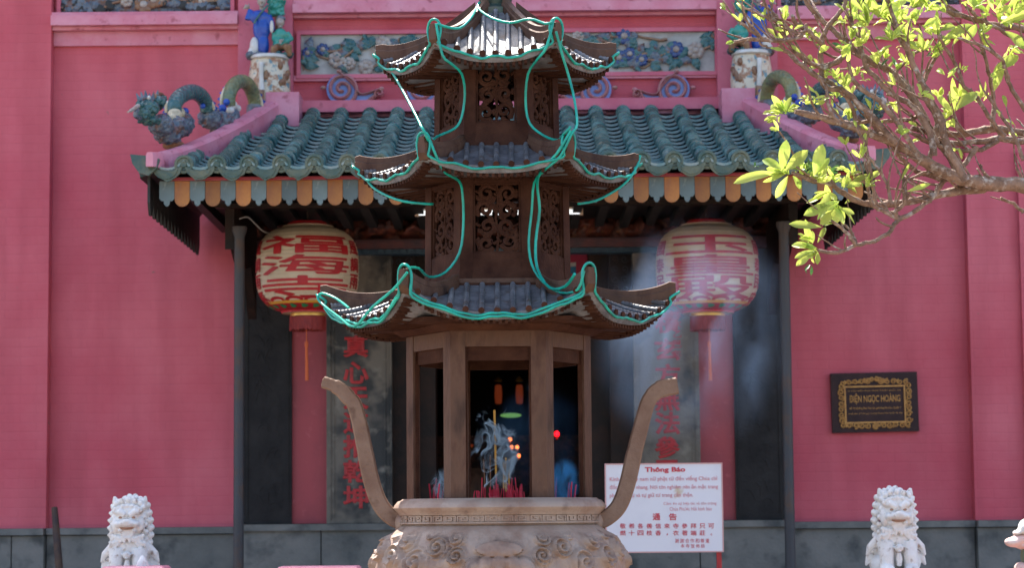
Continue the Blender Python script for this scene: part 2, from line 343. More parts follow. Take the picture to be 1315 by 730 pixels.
def cat(pts, n=6):
    """Catmull-Rom through points"""
    pts = [Vector(p) for p in pts]; out = []
    for i in range(len(pts) - 1):
        p0 = pts[max(i - 1, 0)]; p1 = pts[i]; p2 = pts[i + 1]; p3 = pts[min(i + 2, len(pts) - 1)]
        for k in range(n):
            t = k / n; out.append(.5 * ((2 * p1) + (p2 - p0) * t + (2 * p0 - 5 * p1 + 4 * p2 - p3) * t * t + (3 * p1 - p0 - 3 * p2 + p3) * t ** 3))
    out.append(pts[-1]); return out
def copyobj(o, parent):
    c = o.copy(); COL.objects.link(c); c.parent = parent
    return c

# ------------------------------------------------------------------ world, sun
SUN_EL = math.radians(60); SUN_AZ = math.radians(-22)     # azimuth from +Y, negative = left
w = bpy.data.worlds.new('World'); scene.world = w; w.use_nodes = True
nt = w.node_tree; bg = nt.nodes['Background']; sky = nt.nodes.new('ShaderNodeTexSky')
sky.sky_type = 'NISHITA'; sky.sun_disc = False; sky.sun_elevation = SUN_EL; sky.sun_rotation = SUN_AZ
sky.dust_density = 2.5; sky.air_density = 1.0
nt.links.new(sky.outputs[0], bg.inputs[0]); bg.inputs[1].default_value = .15
sd = bpy.data.lights.new('sun', 'SUN'); sd.energy = 5.0; sd.angle = math.radians(.5); sd.color = (1, .95, .86)
so = bpy.data.objects.new('sun', sd); COL.objects.link(so)
sv = Vector((math.sin(SUN_AZ) * math.cos(SUN_EL), math.cos(SUN_AZ) * math.cos(SUN_EL), math.sin(SUN_EL)))
so.rotation_euler = sv.to_track_quat('Z', 'Y').to_euler(); so.location = (0, 0, 20)
scene.view_settings.view_transform = 'Standard'; scene.view_settings.look = 'None'; scene.view_settings.gamma = 1
scene.view_settings.exposure = 1.56
scene.cycles.volume_step_rate = 1.0; scene.cycles.volume_max_steps = 128
scene.cycles.max_bounces = 8; scene.cycles.transparent_max_bounces = 16
scene.cycles.sample_clamp_indirect = 6

# ------------------------------------------------------------------ ground
g = MB(); g.add([(-400, -400, 0), (400, -400, 0), (400, 400, 0), (-400, 400, 0)], [(0, 1, 2, 3)])
tag(g.build('ground', 'ground', None, 0), kind='structure')

# ------------------------------------------------------------------ temple facade
YW = 17.0     # recessed wall plane
YP = 16.88    # pilaster plane
Z = lambda py, Y=YW: zat(py, Y)
X = lambda px, Y=YW, py=400: xat(px, Y, py)
ZD = Z(674)                       # top of granite dado
TOP = 8.7
temple = thing('temple_building', 'pink brick temple front with granite base and dark doorway', 'temple', (0, YW, 0))
WX = 9.0
xp_l = X(66); xp_r = X(1241, YW, 400)
# bay edges of the porch
xb = 2.0      # half width of porch bay (black panels end)
zlint = Z(262, 16.9)
# main wall, built as butted blocks round the porch opening
m = MB()
m.box((xp_l, YW, ZD), (-xb, YW + .5, TOP)); m.box((xb, YW, ZD), (xp_r, YW + .5, TOP))
m.box((-xb, YW, Z(300)), (xb, YW + .5, TOP))
m.build('wall', 'wall', temple, 0)
m = MB(); m.box((-WX, YP, ZD), (xp_l, YW + .5, TOP)); m.build('pilaster', 'wall', temple, 0)
m = MB(); m.box((xp_r, YP, ZD), (WX, YW + .5, TOP)); m.build('pilaster', 'wall', temple, 0)
# thin raised margin at far right
m = MB(); m.box((X(1306), YP - .05, ZD), (WX, YP - .001, Z(205))); m.build('pilaster', 'wall', temple, 0)
# upper pilasters beside the friezes
xq = [(X(306, 16.9, 80), X(376, 16.9, 80)), (X(921, 16.9, 80), X(998, 16.9, 80))]
for a, b in xq:
    m = MB(); m.box((a, YP, Z(165)), (b, YW - .002, TOP)); m.build('pilaster', 'pink', temple, 0)
# granite dado in blocks with joints
def blocks(x0, x1, z0, z1, yf, yb, wds, hs, mb, jit=.006):
    z = z1
    row = 0
    while z > z0 + .02:
        h = min(hs, z - z0); x = x0 - (row % 2) * wds * .45
        while x < x1:
            a = max(x, x0) + .004; b = min(x + wds, x1) - .004
            if b - a > .02:
                dy = random.uniform(0, jit); mb.box((a, yf + dy, z - h + .004), (b, yb, z - .004))
            x += wds
        z -= h; row += 1
for (a, b, yf) in ((-WX, xp_l, YP - .06), (xp_l, -xb, YW - .1), (xb, xp_r, YW - .1), (xp_r, WX, YP - .06)):
    m = MB()
    blocks(a, b, 0, ZD - .05, yf, YW + .49, 1.35, .75, m)
    m.box((a + .003, yf - .03, ZD - .048), (b - .003, YW - .002 if yf > YP else YP - .002, ZD - .001))
    m.build('granite_dado', 'granite', temple, 20)
# mouldings above side panels and over the middle frieze
def mould(x0, x1, zlist, name='moulding', ma='pinklt'):
    mb = MB()
    for (z0, z1, d) in zlist: mb.box((x0, YW - d, z0), (x1, YW - .001, z1))
    return mb.build(name, ma, temple, 20)
xL0, xL1 = xp_l + .002, xq[0][0] - .002; xR0, xR1 = xq[1][1] + .002, xp_r - .002
zz = lambda a: Z(a)
for (a, b, s) in ((xL0, xL1, 0), (xR0, xR1, 0)):
    mould(a, b, [(zz(37), zz(33), .10), (zz(33) + .001, zz(20), .16), (zz(20) + .001, zz(15), .12), (zz(55), zz(37) - .001, .035)])
xC0, xC1 = xq[0][1] + .002, xq[1][0] - .002
mould(xC0, xC1, [(zz(19), zz(8), .15), (zz(8) + .001, zz(-2), .11), (zz(23), zz(19) - .001, .07)])
mould(xC0, xC1, [(zz(103), zz(96), .045), (zz(150), zz(137), .05)])
# top parapet mouldings + main roof (cast the shade over the front)
mould(-WX, WX, [(TOP - .5, TOP - .3, .1), (TOP - .299, TOP - .1, .25)])
m = MB(); m.add([(-WX, YW - .5, TOP - .05), (WX, YW - .5, TOP - .05), (WX, YW + 4, TOP + 1.6), (-WX, YW + 4, TOP + 1.6), (-WX, YW + 8, TOP - .05), (WX, YW + 8, TOP - .05)],
                [(0, 1, 2, 3), (3, 2, 5, 4), (0, 3, 4), (1, 5, 2), (0, 4, 5, 1)])
m.build('roof', 'tile', temple, 0)
# interior hall
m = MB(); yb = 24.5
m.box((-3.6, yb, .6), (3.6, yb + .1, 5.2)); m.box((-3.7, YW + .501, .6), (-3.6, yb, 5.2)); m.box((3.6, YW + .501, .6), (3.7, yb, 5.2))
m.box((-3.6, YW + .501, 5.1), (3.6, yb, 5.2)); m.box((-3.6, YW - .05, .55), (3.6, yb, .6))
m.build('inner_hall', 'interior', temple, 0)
# side wing walls closing the building body
m = MB(); m.box((-WX, YW + .501, 0), (-WX + .3, YW + 8, TOP)); m.box((WX - .3, YW + .501, 0), (WX, YW + 8, TOP)); m.box((-WX, YW + 8, 0), (WX, YW + 8.3, TOP))
m.build('rear_wall', 'wall', temple, 0)

# ---- porch front below the canopy: black panels, red strips, grey pillars
YF = 16.9
for sx in (-1, 1):
    pa = [X(313, YF), X(375, YF), X(420, YF), X(503, YF), X(533, YF)]
    pa = [-abs(v) for v in pa]
    if sx > 0: pa = [-v for v in pa]
    def bx(name, a, b, z0, z1, y0, y1, ma, par=temple):
        mb = MB(); mb.box((a, y0, z0), (b, y1, z1)); return mb.build(name, ma, par, 0)
    zb, zt = Z(671, YF), Z(318, YF)
    bp_ = bx('black_panel', pa[0], pa[1], zb, zt, YF - .02, YW + .3, 'black')
    # carved relief scrolls and frame on the black panel
    mb = MB(); a, b = sorted((pa[0], pa[1])); cx = (a + b) / 2; hw = (b - a) / 2 - .04
    for (u0, u1, v0, v1) in ((a + .02, a + .035, zb + .05, zt - .05), (b - .035, b - .02, zb + .05, zt - .05)):
        mb.box((u0, YF - .028, v0), (u1, YF - .0201, v1))
    rr = random.Random(5)
    zc = zb + .18
    while zc < zt - .15:
        for _ in range(5):
            ang = rr.uniform(0, PI); l = rr.uniform(.04, .11); ox = rr.uniform(-.07, .07); oz = rr.uniform(-.07, .07)
            pts = [(cx + ox + l * (t - .5) * math.cos(ang), zc + oz + l * (t - .5) * math.sin(ang) + .03 * math.sin(PI * t)) for t in [i / 6 for i in range(7)]]
            mb.xf = Matrix.Translation((0, YF - .024, 0)); mb.ribbon(pts, .012, .006); mb.xf = None
        zc += .27
    mb.build('carving', 'black', bp_, 40)
    bx('red_strip', pa[1], pa[2], zb, zt, YF + .02, YW + .3, 'redpaint')
    pl = bx('stone_pillar', pa[2], pa[3], zb, zt, YF - .06, YW + .3, 'pillar')
    a, b = sorted((pa[2], pa[3]))
    mb = MB()
    for q in (.02, .045):
        mb.box((a + q, YF - .068, zb + q), (a + q + .010, YF - .0601, zt - .02)); mb.box((b - q - .010, YF - .068, zb + q), (b - q, YF - .0601, zt - .02))
    mb.build('edge_bead', 'pillar', pl, 0)
    bx('door_jamb', pa[3], pa[4], zb - .02, zt, YF + .06, YW + .3, 'darkwood')
    # reveal
    mb = MB(); a, b = sorted((pa[4], pa[4] + (.14 if sx < 0 else -.14))); mb.box((a, YF + .16, .6), (b, YW + .45, zt)); mb.build('door_jamb', 'darkwood', temple, 0)
    mb = MB(); a, b = sorted((-sx * 0 + sx * xb, pa[4])); blocks(a, b, .1, zb - .002, YF - .12, YW + .3, .62, .7, mb, .004)
    mb.box((a + .002, YF - .15, zb - .05), (b - .002, YF - .121, zb - .003))
    mb.build('granite_plinth', 'granite', temple, 20)
# lettering on pillars (vertical couplet)
def couplet(chars, pxc, w_, Ydep, pil):
    mb = MB()
    for ch, py in chars:
        c = P(pxc, py, Ydep)
        put_text(mb, ch, c.x - w_ / 2, c.x + w_ / 2, c.z - w_ * .44, c.z + w_ * .44, Ydep, off=.030)
    mb.build('lettering', 'calli', pil, 0)
pils = [o for o in temple.children if o.name.startswith('stone_pillar')]
pils.sort(key=lambda o: sum(v.co.x for v in o.data.vertices))
couplet([('帝', 410), ('真', 445), ('心', 479), ('天', 512), ('道', 543), ('推', 574), ('乾', 606), ('坤', 639)], 457, .185, YF - .064, pils[0])
couplet([('積', 414), ('玄', 449), ('方', 482), ('無', 514), ('法', 544), ('參', 575), ('天', 606), ('地', 639)], 857, .185, YF - .064, pils[1])
mb = MB()
for i, ch in enumerate('歲次乙巳年'):
    c = P(869, 404 + i * 13, YF); put_text(mb, ch, c.x - .03, c.x + .03, c.z - .028, c.z + .028, YF - .064, off=.01)
mb.build('lettering', 'calli', pils[1], 0)

# ---- carved relief beams under the canopy
def relief_panel(x0, x1, z0, z1, y, depth, fn, nx, nz, name, ma, parent):
    mb = MB()
    mb.grid(nx, nz, lambda i, j: (x0 + (x1 - x0) * i / (nx - 1), y - depth * fn(i / (nx - 1) * (x1 - x0), j / (nz - 1) * (z1 - z0), i / (nx - 1), j / (nz - 1)), z0 + (z1 - z0) * j / (nz - 1)))
    # back and rim so the panel is a solid board
    o = len(mb.v); mb.box((x0, y + .001, z0), (x1, y + .04, z1))
    mb.f = [f for f in mb.f]
    return mb.build(name, ma, parent, 60)
def lumps(seed, s=9.):
    def f(x, z, u, v):
        a = mnoise.noise(Vector((x * s, z * s, seed))) ; b = mnoise.noise(Vector((x * s * 2.7, z * s * 2.7, seed + 5)))
        e = min(1, 12 * min(u, 1 - u, v * .6, (1 - v) * .6)) if min(u, 1 - u, v, 1 - v) < .1 else 1
        h = max(0, a * 1.6 + .35) + .5 * b
        return max(0, h) * max(0, e)
    return f
relief_panel(-xb, xb, Z(306, 16.75), Z(250, 16.75), 16.8, .16, lumps(3, 7.), 300, 40, 'carved_frieze', 'carved', temple)
m = MB(); m.box((-xb, 16.70, Z(319, 16.75)), (xb, 16.9, Z(307, 16.75))); m.box((-xb, 16.68, Z(312, 16.75)), (xb, 16.699, Z(309, 16.75))); m.build('lintel_beam', 'beam', temple, 0)
m = MB(); m.box((-xb + .25, 16.76, Z(326, 16.8)), (xb - .25, 16.9, Z(319, 16.8) - .002))
for i in range(64):
    x = -xb + .3 + i * (2 * xb - .6) / 63; m.box((x - .018, 16.745, Z(325, 16.8)), (x + .018, 16.759, Z(320, 16.8)))
m.build('dentil_beam', 'bluebeam', temple, 0)
# pierced transom screens beside the door, and panels
for sx in (-1, 1):
    a, b = sorted((sx * (.72), sx * 1.34)); zt_, zb_ = Z(327, 16.92), Z(404, 16.92)
    m = MB(); m.box((a, 16.97, zb_), (b, 17.0, zt_)); tr = m.build('transom_panel', 'darkwood', temple, 0)
    m = MB(); m.xf = Matrix.Translation((0, 16.955, 0))
    for i in range(9):
        for j in range(6):
            cx = a + (b - a) * (i + .5) / 9; cz = zb_ + (zt_ - zb_) * (j + .5) / 6
            m.ribbon(spiral(cx, cz, .028, .006, 1.2, i + j, 1 if (i + j) % 2 else -1, 12), .009, .012)
    m.build('fretwork', 'post', tr, 40)
    m = MB(); m.box((a, 16.935, zb_ - .05), (b, 17.0, zb_ - .002)); m.build('transom_rail', 'beam', temple, 0)

# ---- friezes with flowering branches
def leaf_shape(mb, c, ang, L_, W_, y, rise=.012, n=5):
    ca, sa = math.cos(ang), math.sin(ang); V = []; Fc = []
    for i in range(n + 1):
        t = i / n; wv = W_ * math.sin(PI * min(1, t ** .8)) * .5
        for k, q in enumerate((-1, 0, 1)):
            u = t * L_; v = q * wv
            V.append((c[0] + u * ca - v * sa, y - (rise if q == 0 else rise * .3) - .012 * math.sin(PI * t), c[1] + u * sa + v * ca))
    for i in range(n):
        for k in range(2): Fc.append((i * 3 + k, i * 3 + k + 1, (i + 1) * 3 + k + 1, (i + 1) * 3 + k))
    mb.add(V, Fc)
def flower_frieze(x0, x1, z0, z1, seed, y=YW - .03, dens=1., ground='stucco', mats=('teal', 'slate', 'blued')):
    r = random.Random(seed)
    mb = MB(); mb.box((x0, y, z0), (x1, YW - .001, z1)); fr = mb.build('frieze_panel', ground, temple, 0)
    H = z1 - z0
    br = MB(); lf = MB(); fl = MB(); ce = MB(); lb = MB()
    nb = int((x1 - x0) / .16 * dens)
    for i in range(nb):
        cx = x0 + (x1 - x0) * (i + r.random()) / nb; cz = z0 + H * r.uniform(.15, .85); a = r.uniform(-.5, .5) + (PI if r.random() < .5 else 0)
        pts = []; px, pz = cx, cz
        for k in range(8):
            pts.append((px, pz)); px += .055 * math.cos(a); pz += .055 * math.sin(a); a += r.uniform(-.45, .45)
            px = min(max(px, x0 + .02), x1 - .02); pz = min(max(pz, z0 + .03), z1 - .03)
        br.tube([(p[0], y - .016 - .006 * math.sin(k_), p[1]) for k_, p in enumerate(pts)], [.012 - .001 * k_ for k_ in range(8)], 6)
        for k in range(int(9 * dens)):
            p = pts[r.randrange(1, 8)]; aa = r.uniform(0, 2 * PI); L_ = r.uniform(.07, .13)
            ex = p[0] + L_ * math.cos(aa); ez = p[1] + L_ * math.sin(aa)
            if not (x0 < ex < x1 and z0 < ez < z1): L_ *= .5; ex = p[0] + L_ * math.cos(aa); ez = p[1] + L_ * math.sin(aa)
            if x0 < ex < x1 and z0 < ez < z1 and r.random() < .8: leaf_shape(lf if r.random() < .7 else lb, p, aa, L_, r.uniform(.05, .08), y - .01)
        if r.random() < .75:
            p = pts[r.choice((0, 7))]; R_ = r.uniform(.045, .075)
            tgt = fl if r.random() < .6 else ce
            if z0 + R_ * .4 < p[1] < z1 - R_ * .4 and x0 + R_ < p[0] < x1 - R_:
                for q in range(7):
                    aa = q * 2 * PI / 7; tgt.ell((p[0] + R_ * .6 * math.cos(aa), y - .02, p[1] + R_ * .6 * math.sin(aa)), (R_ * .42, .014, R_ * .42), n=8, m=5)
                ce.ell((p[0], y - .03, p[1]), (R_ * .4, .014, R_ * .4), n=8, m=5)
    br.build('branch_relief', 'brownc', fr); lf.build('leaf_relief', mats[0], fr); lb.build('leaf_relief', mats[1], fr); fl.build('flower_relief', mats[2], fr); ce.build('flower_relief', 'flesh', fr)
    fm = MB(); e = .03
    for (a, b, c, d) in ((x0 - e, x1 + e, z0 - e, z0 - .001), (x0 - e, x1 + e, z1 + .001, z1 + e), (x0 - e, x0 - .001, z0, z1), (x1 + .001, x1 + e, z0, z1)):
        fm.box((a, YW - .06, c), (b, YW - .002, d))
    fm.build('frieze_frame', 'pink', fr, 0)
flower_frieze(X(387, YW, 70), X(917, YW, 70), Z(95), Z(44), 11, dens=1.5)
flower_frieze(X(80, YW, 5), X(297, YW, 5), Z(14), Z(-42), 12, dens=2.2, ground='slate', mats=('slate', 'blackval', 'brownc'))
flower_frieze(X(1002, YW, 5), X(1236, YW, 5), Z(14), Z(-42), 13, dens=2.2, ground='slate', mats=('slate', 'blackval', 'brownc'))
flower_frieze(X(387, YW, 70), X(917, YW, 70), Z(-18), Z(-70), 14, dens=1.2)
# ---- cloud-scroll ornaments on the ledge above the tiles
def scroll_orn(cx, cz, d):
    fill = MB(); out = MB(); y = YW - .10
    R_ = .122
    prof = spiral(cx, cz, R_, .012, 2.1, -PI / 2, -d, 60)
    tail = []
    for i in range(14):
        t = i / 13; tail.append((cx - d * (-.00 + .25 * t), cz - R_ + .02 * math.sin(t * PI) * -1 + .075 * t * t))
    curl = spiral(cx - d * .275, cz - .035, .036, .006, 1.3, -PI * .3 if d > 0 else PI * 1.3, d, 18)
    body = [(p[0], p[1]) for p in reversed(tail)] + prof
    out.xf = Matrix.Translation((0, y, 0)); out.ribbon(body, .026, .06); out.ribbon(curl, .020, .06)
    top = [(cx + d * R_ * .1, cz + R_), (cx - d * .075, cz + .04), (cx - d * .14, cz - .04), (cx - d * .245, cz - .015)]
    out.ribbon([tuple(v.to_2d()) for v in cat([(a, b, 0) for a, b in top], 5)], .016, .06)
    for (ax, az) in ((d * (R_ + .015), .01), (-d * .29, .0)):
        out.ell((cx + ax, 0.02, cz + az), (.022, .03, .016), n=8, m=6)
    out.ell((cx + d * .02, .02, cz + R_ + .01), (.02, .03, .014), n=8, m=6)
    out.xf = None
    o = out.build('scroll_ornament', 'scrollpink', temple)
    n = 24; poly = [(cx + R_ * .93 * math.cos(2 * PI * i / n), cz + R_ * .93 * math.sin(2 * PI * i / n)) for i in range(n)]
    fill.prism(poly, lambda a, b: (a, y + .02, b), lambda a, b: (a, YW - .01, b))
    poly = [(cx, cz - R_ * .9), (cx, cz), (cx - d * .13, cz - .05), (cx - d * .24, cz - .025), (cx - d * .24, cz - .06), (cx - d * .14, cz - R_ * .95)]
    if d < 0: poly.reverse()
    fill.prism(poly, lambda a, b: (a, y + .024, b), lambda a, b: (a, YW - .01, b))
    fill.build('scroll_fill', 'scrollblue', o, 0)
    bs_ = MB(); bs_.box((cx - .13 - d * .05, y - .0, cz - R_ - .06), (cx + .10 - d * .03, YW - .06, cz - R_ - .012)); bs_.build('scroll_base', 'pinklt', o, 0)
for px, d in ((440, -1), (543, -1), (765, 1), (865, 1)):
    c = P(px, 117, YW); scroll_orn(c.x, c.z, d)

# ------------------------------------------------------------------ tiled canopy
CY0, CY1 = 14.5, 16.93           # eave, wall
zE = zat(212, CY0) ; zT = zat(143, 16.9)
HX = 2.22; HT = 1.66             # half width at eave, at wall
canopy = thing('tiled_canopy', 'teal tiled canopy over the temple doorway with orange and grey scalloped valance', 'canopy', (0, CY0, zE))
def zroof(y):
    t = min(1, max(0, (CY1 - y) / (CY1 - CY0))); return zT + (zE - zT) * (1 - (1 - t) ** 1.18)
def hipx(y): return HT + (HX - HT) * (CY1 - y) / (CY1 - CY0)
bar = MB(); pan = MB(); ends = MB()
sp = .205; nrow = 22; NS = 21
for i in range(nrow + 1):
    x = (i - nrow / 2) * sp + random.uniform(-.004, .004)
    # barrel row, beaded where each tile overlaps the next
    ys = CY0 if abs(x) < HX - .05 else None
    if ys is None: continue
    y1 = CY1 - .02
    if abs(x) > HT: y1 = CY1 - (abs(x) - HT) / (HX - HT) * (CY1 - CY0) - .05
    if y1 - ys < .12: continue
    nt_ = max(1, round((y1 - ys) / .13)); pts = []; rad = []
    for k in range(nt_):
        for q, rr in ((0, .054), (.10, .054), (.16, .044), (.98, .040)):
            y = ys + (y1 - ys) * (k + q) / nt_; pts.append((x + random.uniform(-.002, .002), y, zroof(y) + .02)); rad.append(rr)
    bar.tube(pts, rad, 12)
    c = Vector((x, CY0 - .012, zE + .02))
    R_ = Matrix.Translation(c) @ Matrix.Rotation(PI / 2, 4, 'X'); ends.xf = R_
    ends.lathe([(.0005, .010), (.018, .012), (.024, .004), (.038, .004), (.044, .012), (.059, .010), (.060, -.02)], n=18); ends.xf = None
for i in range(nrow):
    x = (i - nrow / 2 + .5) * sp
    if abs(x) > HX - .03: continue
    y1 = CY1 - .02
    if abs(x) > HT: y1 = CY1 - (abs(x) - HT) / (HX - HT) * (CY1 - CY0) - .04
    nt_ = max(1, round((y1 - CY0) / .15)); hw = sp / 2
    for k in range(nt_):
        ya = CY0 - .02 + (y1 - CY0) * k / nt_; yb_ = CY0 + (y1 - CY0) * (k + 1.35) / nt_
        yb_ = min(yb_, y1 + .03)
        V = []
        for (yy, dz) in ((ya, .042), (yb_, .0)):
            for q in range(7):
                u = (q / 6 - .5) * 2; V.append((x + u * hw, yy, zroof(yy) - .045 + .05 * u * u + dz))
        for q in range(7):
            u = (q / 6 - .5) * 2; V.append((x + u * hw, ya + .002, zroof(ya) - .045 + .05 * u * u + .026))
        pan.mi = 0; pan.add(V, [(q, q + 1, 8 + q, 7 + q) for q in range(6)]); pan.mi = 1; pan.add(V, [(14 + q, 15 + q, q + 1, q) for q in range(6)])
    # drip tile: leaf-pointed pendant
    poly = [(-.1, .01), (-.05, -.012), (0, -.022), (.05, -.012), (.1, .01), (.092, -.02), (.080, -.050), (.055, -.075), (.03, -.09), (0, -.105), (-.03, -.09), (-.055, -.075), (-.080, -.050), (-.092, -.02)]
    poly = [(a * random.uniform(.9, 1.0), b * (.80 if b < 0 else 1) * random.uniform(.9, 1.1)) for a, b in poly][::-1]
    z0 = zE - .005
    ends.prism(poly, lambda a, b: (x + a, CY0 - .035, z0 + b), lambda a, b: (x + a, CY0 - .015, z0 + b))
    ends.prism([(a * .7, b * .62 - .018) for a, b in poly], lambda a, b: (x + a, CY0 - .043, z0 + b), lambda a, b: (x + a, CY0 - .034, z0 + b))
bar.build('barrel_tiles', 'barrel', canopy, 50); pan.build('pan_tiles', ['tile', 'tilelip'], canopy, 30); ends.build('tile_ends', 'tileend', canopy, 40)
# roof deck (solid) beneath the tiles, with side slopes
SX = 2.33
deck = MB()
for sx in (-1, 1):
    a = [(sx * HT, CY1, zT - .02), (sx * HX, CY0, zE - .03), (sx * SX, CY0, zE - .06), (sx * SX, CY1, zE - .06)]
    deck.add(a, [(0, 1, 2, 3) if sx > 0 else (3, 2, 1, 0)])
    n = 11
    for k in range(n):   # side-slope barrels
        y = CY0 + .12 + k * .21; hx = hipx(y)
        if y < CY1: bar2 = None
ny = 8
deck.grid(2, ny + 1, lambda i, j: ((-1 if i == 0 else 1) * hipx(CY0 + (CY1 - CY0) * j / ny), CY0 + (CY1 - CY0) * j / ny, zroof(CY0 + (CY1 - CY0) * j / ny) - .06))
deck.build('roof_deck', 'blackval', canopy, 0)
sb = MB()
for sx in (-1, 1):
    for k in range(11):
        y = CY0 + .15 + k * .21; hx = hipx(y); 
        sb.tube([(sx * (hx + .02), y, zroof(y)), (sx * (SX + .02), y, zE - .01)], .05, 10)
sb.build('side_tiles', 'barrel', canopy, 50)
# hip ridges: pink rendered, stepped, upturned at the eave
for sx in (-1, 1):
    mb = MB(); secs = []
    for i in range(13):
        t = i / 12; y = CY1 - .05 - (CY1 - CY0 + .06) * t; x = sx * (HT + .0 + (HX - HT + .03) * t); z = zroof(max(y, CY0)) + .015 + .03 * t ** 3
        h = .055 + .095 * (1 - t) ; wv = .065 - .03 * t ** 2
        if t > .97: h = .04; wv = .022
        secs.append([(x - wv, y, z - .05), (x + wv, y, z - .05), (x + wv, y, z + h - .02), (x + wv * .7, y, z + h), (x - wv * .7, y, z + h), (x - wv, y, z + h - .02)])
    mb.loft(secs); mb.build('hip_ridge', 'pinklt', canopy, 30)
    # upper step where the ridge meets the wall
    mb = MB(); yy = CY1 - .35
    mb.box((sx * (HT - .02) - .12, yy, zT - .15), (sx * (HT - .02) + .12, CY1 + .01, zT + .10)); mb.build('ridge_step', 'pinklt', canopy, 0)
    # corner tile, curved leaf hanging off the ridge end
    mb = MB(); c = Vector((sx * (HX + .06), CY0 - .03, zE + .05))
    poly = [(-.10, .03), (-.085, -.03), (-.04, -.09), (.02, -.11), (.07, -.06), (.085, .0), (.02, .02)]
    if sx > 0: poly = [(-a, b) for a, b in poly][::-1]
    mb.prism(poly[::-1], lambda a, b: (c.x + a, c.y - .02 - .3 * abs(b), c.z + b), lambda a, b: (c.x + a, c.y + .01 - .3 * abs(b), c.z + b)); mb.build('corner_tile', 'tileend', canopy, 30)
# upper cap strip against the wall
m = MB(); m.box((-HT, CY1 - .08, zT + .0), (HT, YW - .052, zT + .085)); m.build('wall_flashing', 'pink', canopy, 0)
# valance: alternating scalloped boards
vb = {}
VT, VB = zat(229, CY0 + .06), zat(252, CY0 + .06); pitch = .1925 / 2
def vboard(kind):
    mb = MB(); wv = pitch / 2 - .001; H = VT - VB
    if kind == 'orange':
        poly = [(-wv, 0), (-wv, -H)] + [(-wv * math.cos(a), -H - .048 * math.sin(a)) for a in [PI * k / 12 for k in range(1, 12)]] + [(wv, -H), (wv, 0)]
    else:
        poly = [(-wv, 0), (-wv, -H + .004), (-wv * .72, -H - .012), (-wv * .42, -H - .012), (-wv * .38, -H - .030), (-wv * .15, -H - .045), (wv * .15, -H - .045), (wv * .38, -H - .030), (wv * .42, -H - .012), (wv * .72, -H - .012), (wv, -H + .004), (wv, 0)]
    mb.prism(poly, lambda a, b: (a, 0, b), lambda a, b: (a, .014, b))
    return mb
proto = {}
nb_ = 46
for i in range(nb_):
    x = (i - (nb_ - 1) / 2) * pitch; kind = 'orange' if i % 2 == 1 else 'grey'
    if kind not in proto:
        o = vboard(kind).build('valance_board', 'orange' if kind == 'orange' else 'greyblue', None, 0); o.parent = canopy; proto[kind] = o
    else: o = copyobj(proto[kind], canopy)
    o.location = (x, .06 + random.uniform(-.003, .003), VT - zE)
m = MB(); m.box((-HX + .05, CY0 + .045, VT + .001), (HX - .05, CY0 + .13, zE - .05)); m.build('eave_board', 'redpaint', canopy, 0)
# side valances, soot-dark and toothed, running back to the wall
for sx in (-1, 1):
    mb = MB(); n = 15; xx = sx * (HX + .06)
    for k in range(n):
        y0 = CY0 + .06 + k * (CY1 - CY0 - .08) / n; y1 = y0 + (CY1 - CY0 - .08) / n - .003; ym = (y0 + y1) / 2
        zb2 = VB - .02; poly = [(y0, VT + .1), (y0, zb2), (ym - .025, zb2 - .075), (ym + .025, zb2 - .075), (y1, zb2), (y1, VT + .1)]
        mb.prism(poly, lambda a, b: (xx - .008, a, b), lambda a, b: (xx + .008, a, b))
    mb.build('side_valance', 'blackval', canopy, 0)
# soffit, rafters, front beam
m = MB(); m.box((-HX + .05, CY0 + .14, VT + .02), (HX - .05, CY1 - .06, VT + .045)); m.build('soffit', 'blackval', canopy, 0)
m = MB()
for i in range(24):
    x = -HX + .15 + i * (2 * HX - .3) / 23; m.box((x - .03, CY0 + .15, VT - .05), (x + .03, CY1 - .1, VT + .018))
m.build('rafters', 'blackval', canopy, 0)
YC = 15.3
m = MB(); m.box((-1.95, YC - .05, VT - .078), (1.95, YC + .05, VT - .052)); m.build('tie_beam', 'darkwood', canopy, 0)
for px, py in ((305, 400), (1008, 400)):
    c = P(px, py, YC); mb = MB(); s_ = -1 if c.x < 0 else 1; cx = s_ * 1.795
    mb.lathe([(.055, 0), (.055, .05), (.034, .09), (.034, 1.6), (.036, 1.62), (.034, 1.64), (.034, VT - .27), (.05, VT - .23), (.05, VT - .2)], (cx, YC, 0), 16)
    mb.build('post', 'post', canopy, 40)
# carved bracket wood under the eave behind the posts
for sx in (-1, 1):
    mb = MB(); xx = sx * 1.86
    poly = [(YC, VT - .05), (YC, VT - .35), (YC + .25, VT - .3), (YC + .6, VT - .42), (YC + 1.0, VT - .36), (16.65, VT - .7), (16.68, VT - .05)]
    mb.prism(poly[::-1], lambda a, b: (xx - .03, a, b), lambda a, b: (xx + .03, a, b)); mb.build('side_bracket', 'darkwood', canopy, 0)

# fluorescent tube under the eave behind the burner
c0 = P(534, 272, 15.9); c1 = P(748, 271, 15.9)
ft = thing('fluorescent_lamp', 'lit white fluorescent tube under the canopy behind the incense burner', 'lamp', (0, 15.9, c0.z))
m = MB(); m.tube([(c0.x + .02, 15.9, c0.z - .01), (c1.x - .02, 15.9, c0.z - .01)], .017, 12); m.build('tube', 'tube', ft)
m = MB(); m.box((c0.x, 15.88, c0.z + .012), (c1.x, 15.95, c0.z + .05)); m.box((c0.x - .004, 15.885, c0.z - .035), (c0.x + .02, 15.92, c0.z + .0119)); m.box((c1.x - .02, 15.885, c0.z - .035), (c1.x + .004, 15.92, c0.z + .0119)); m.build('fixture', 'fixture', ft, 0)
m = MB()
for x in (c0.x + .2, c1.x - .2): m.tube([(x, 15.92, c0.z + .05), (x, 15.92, VT - .04)], .004, 6)
m.build('hanger', 'rod', ft)

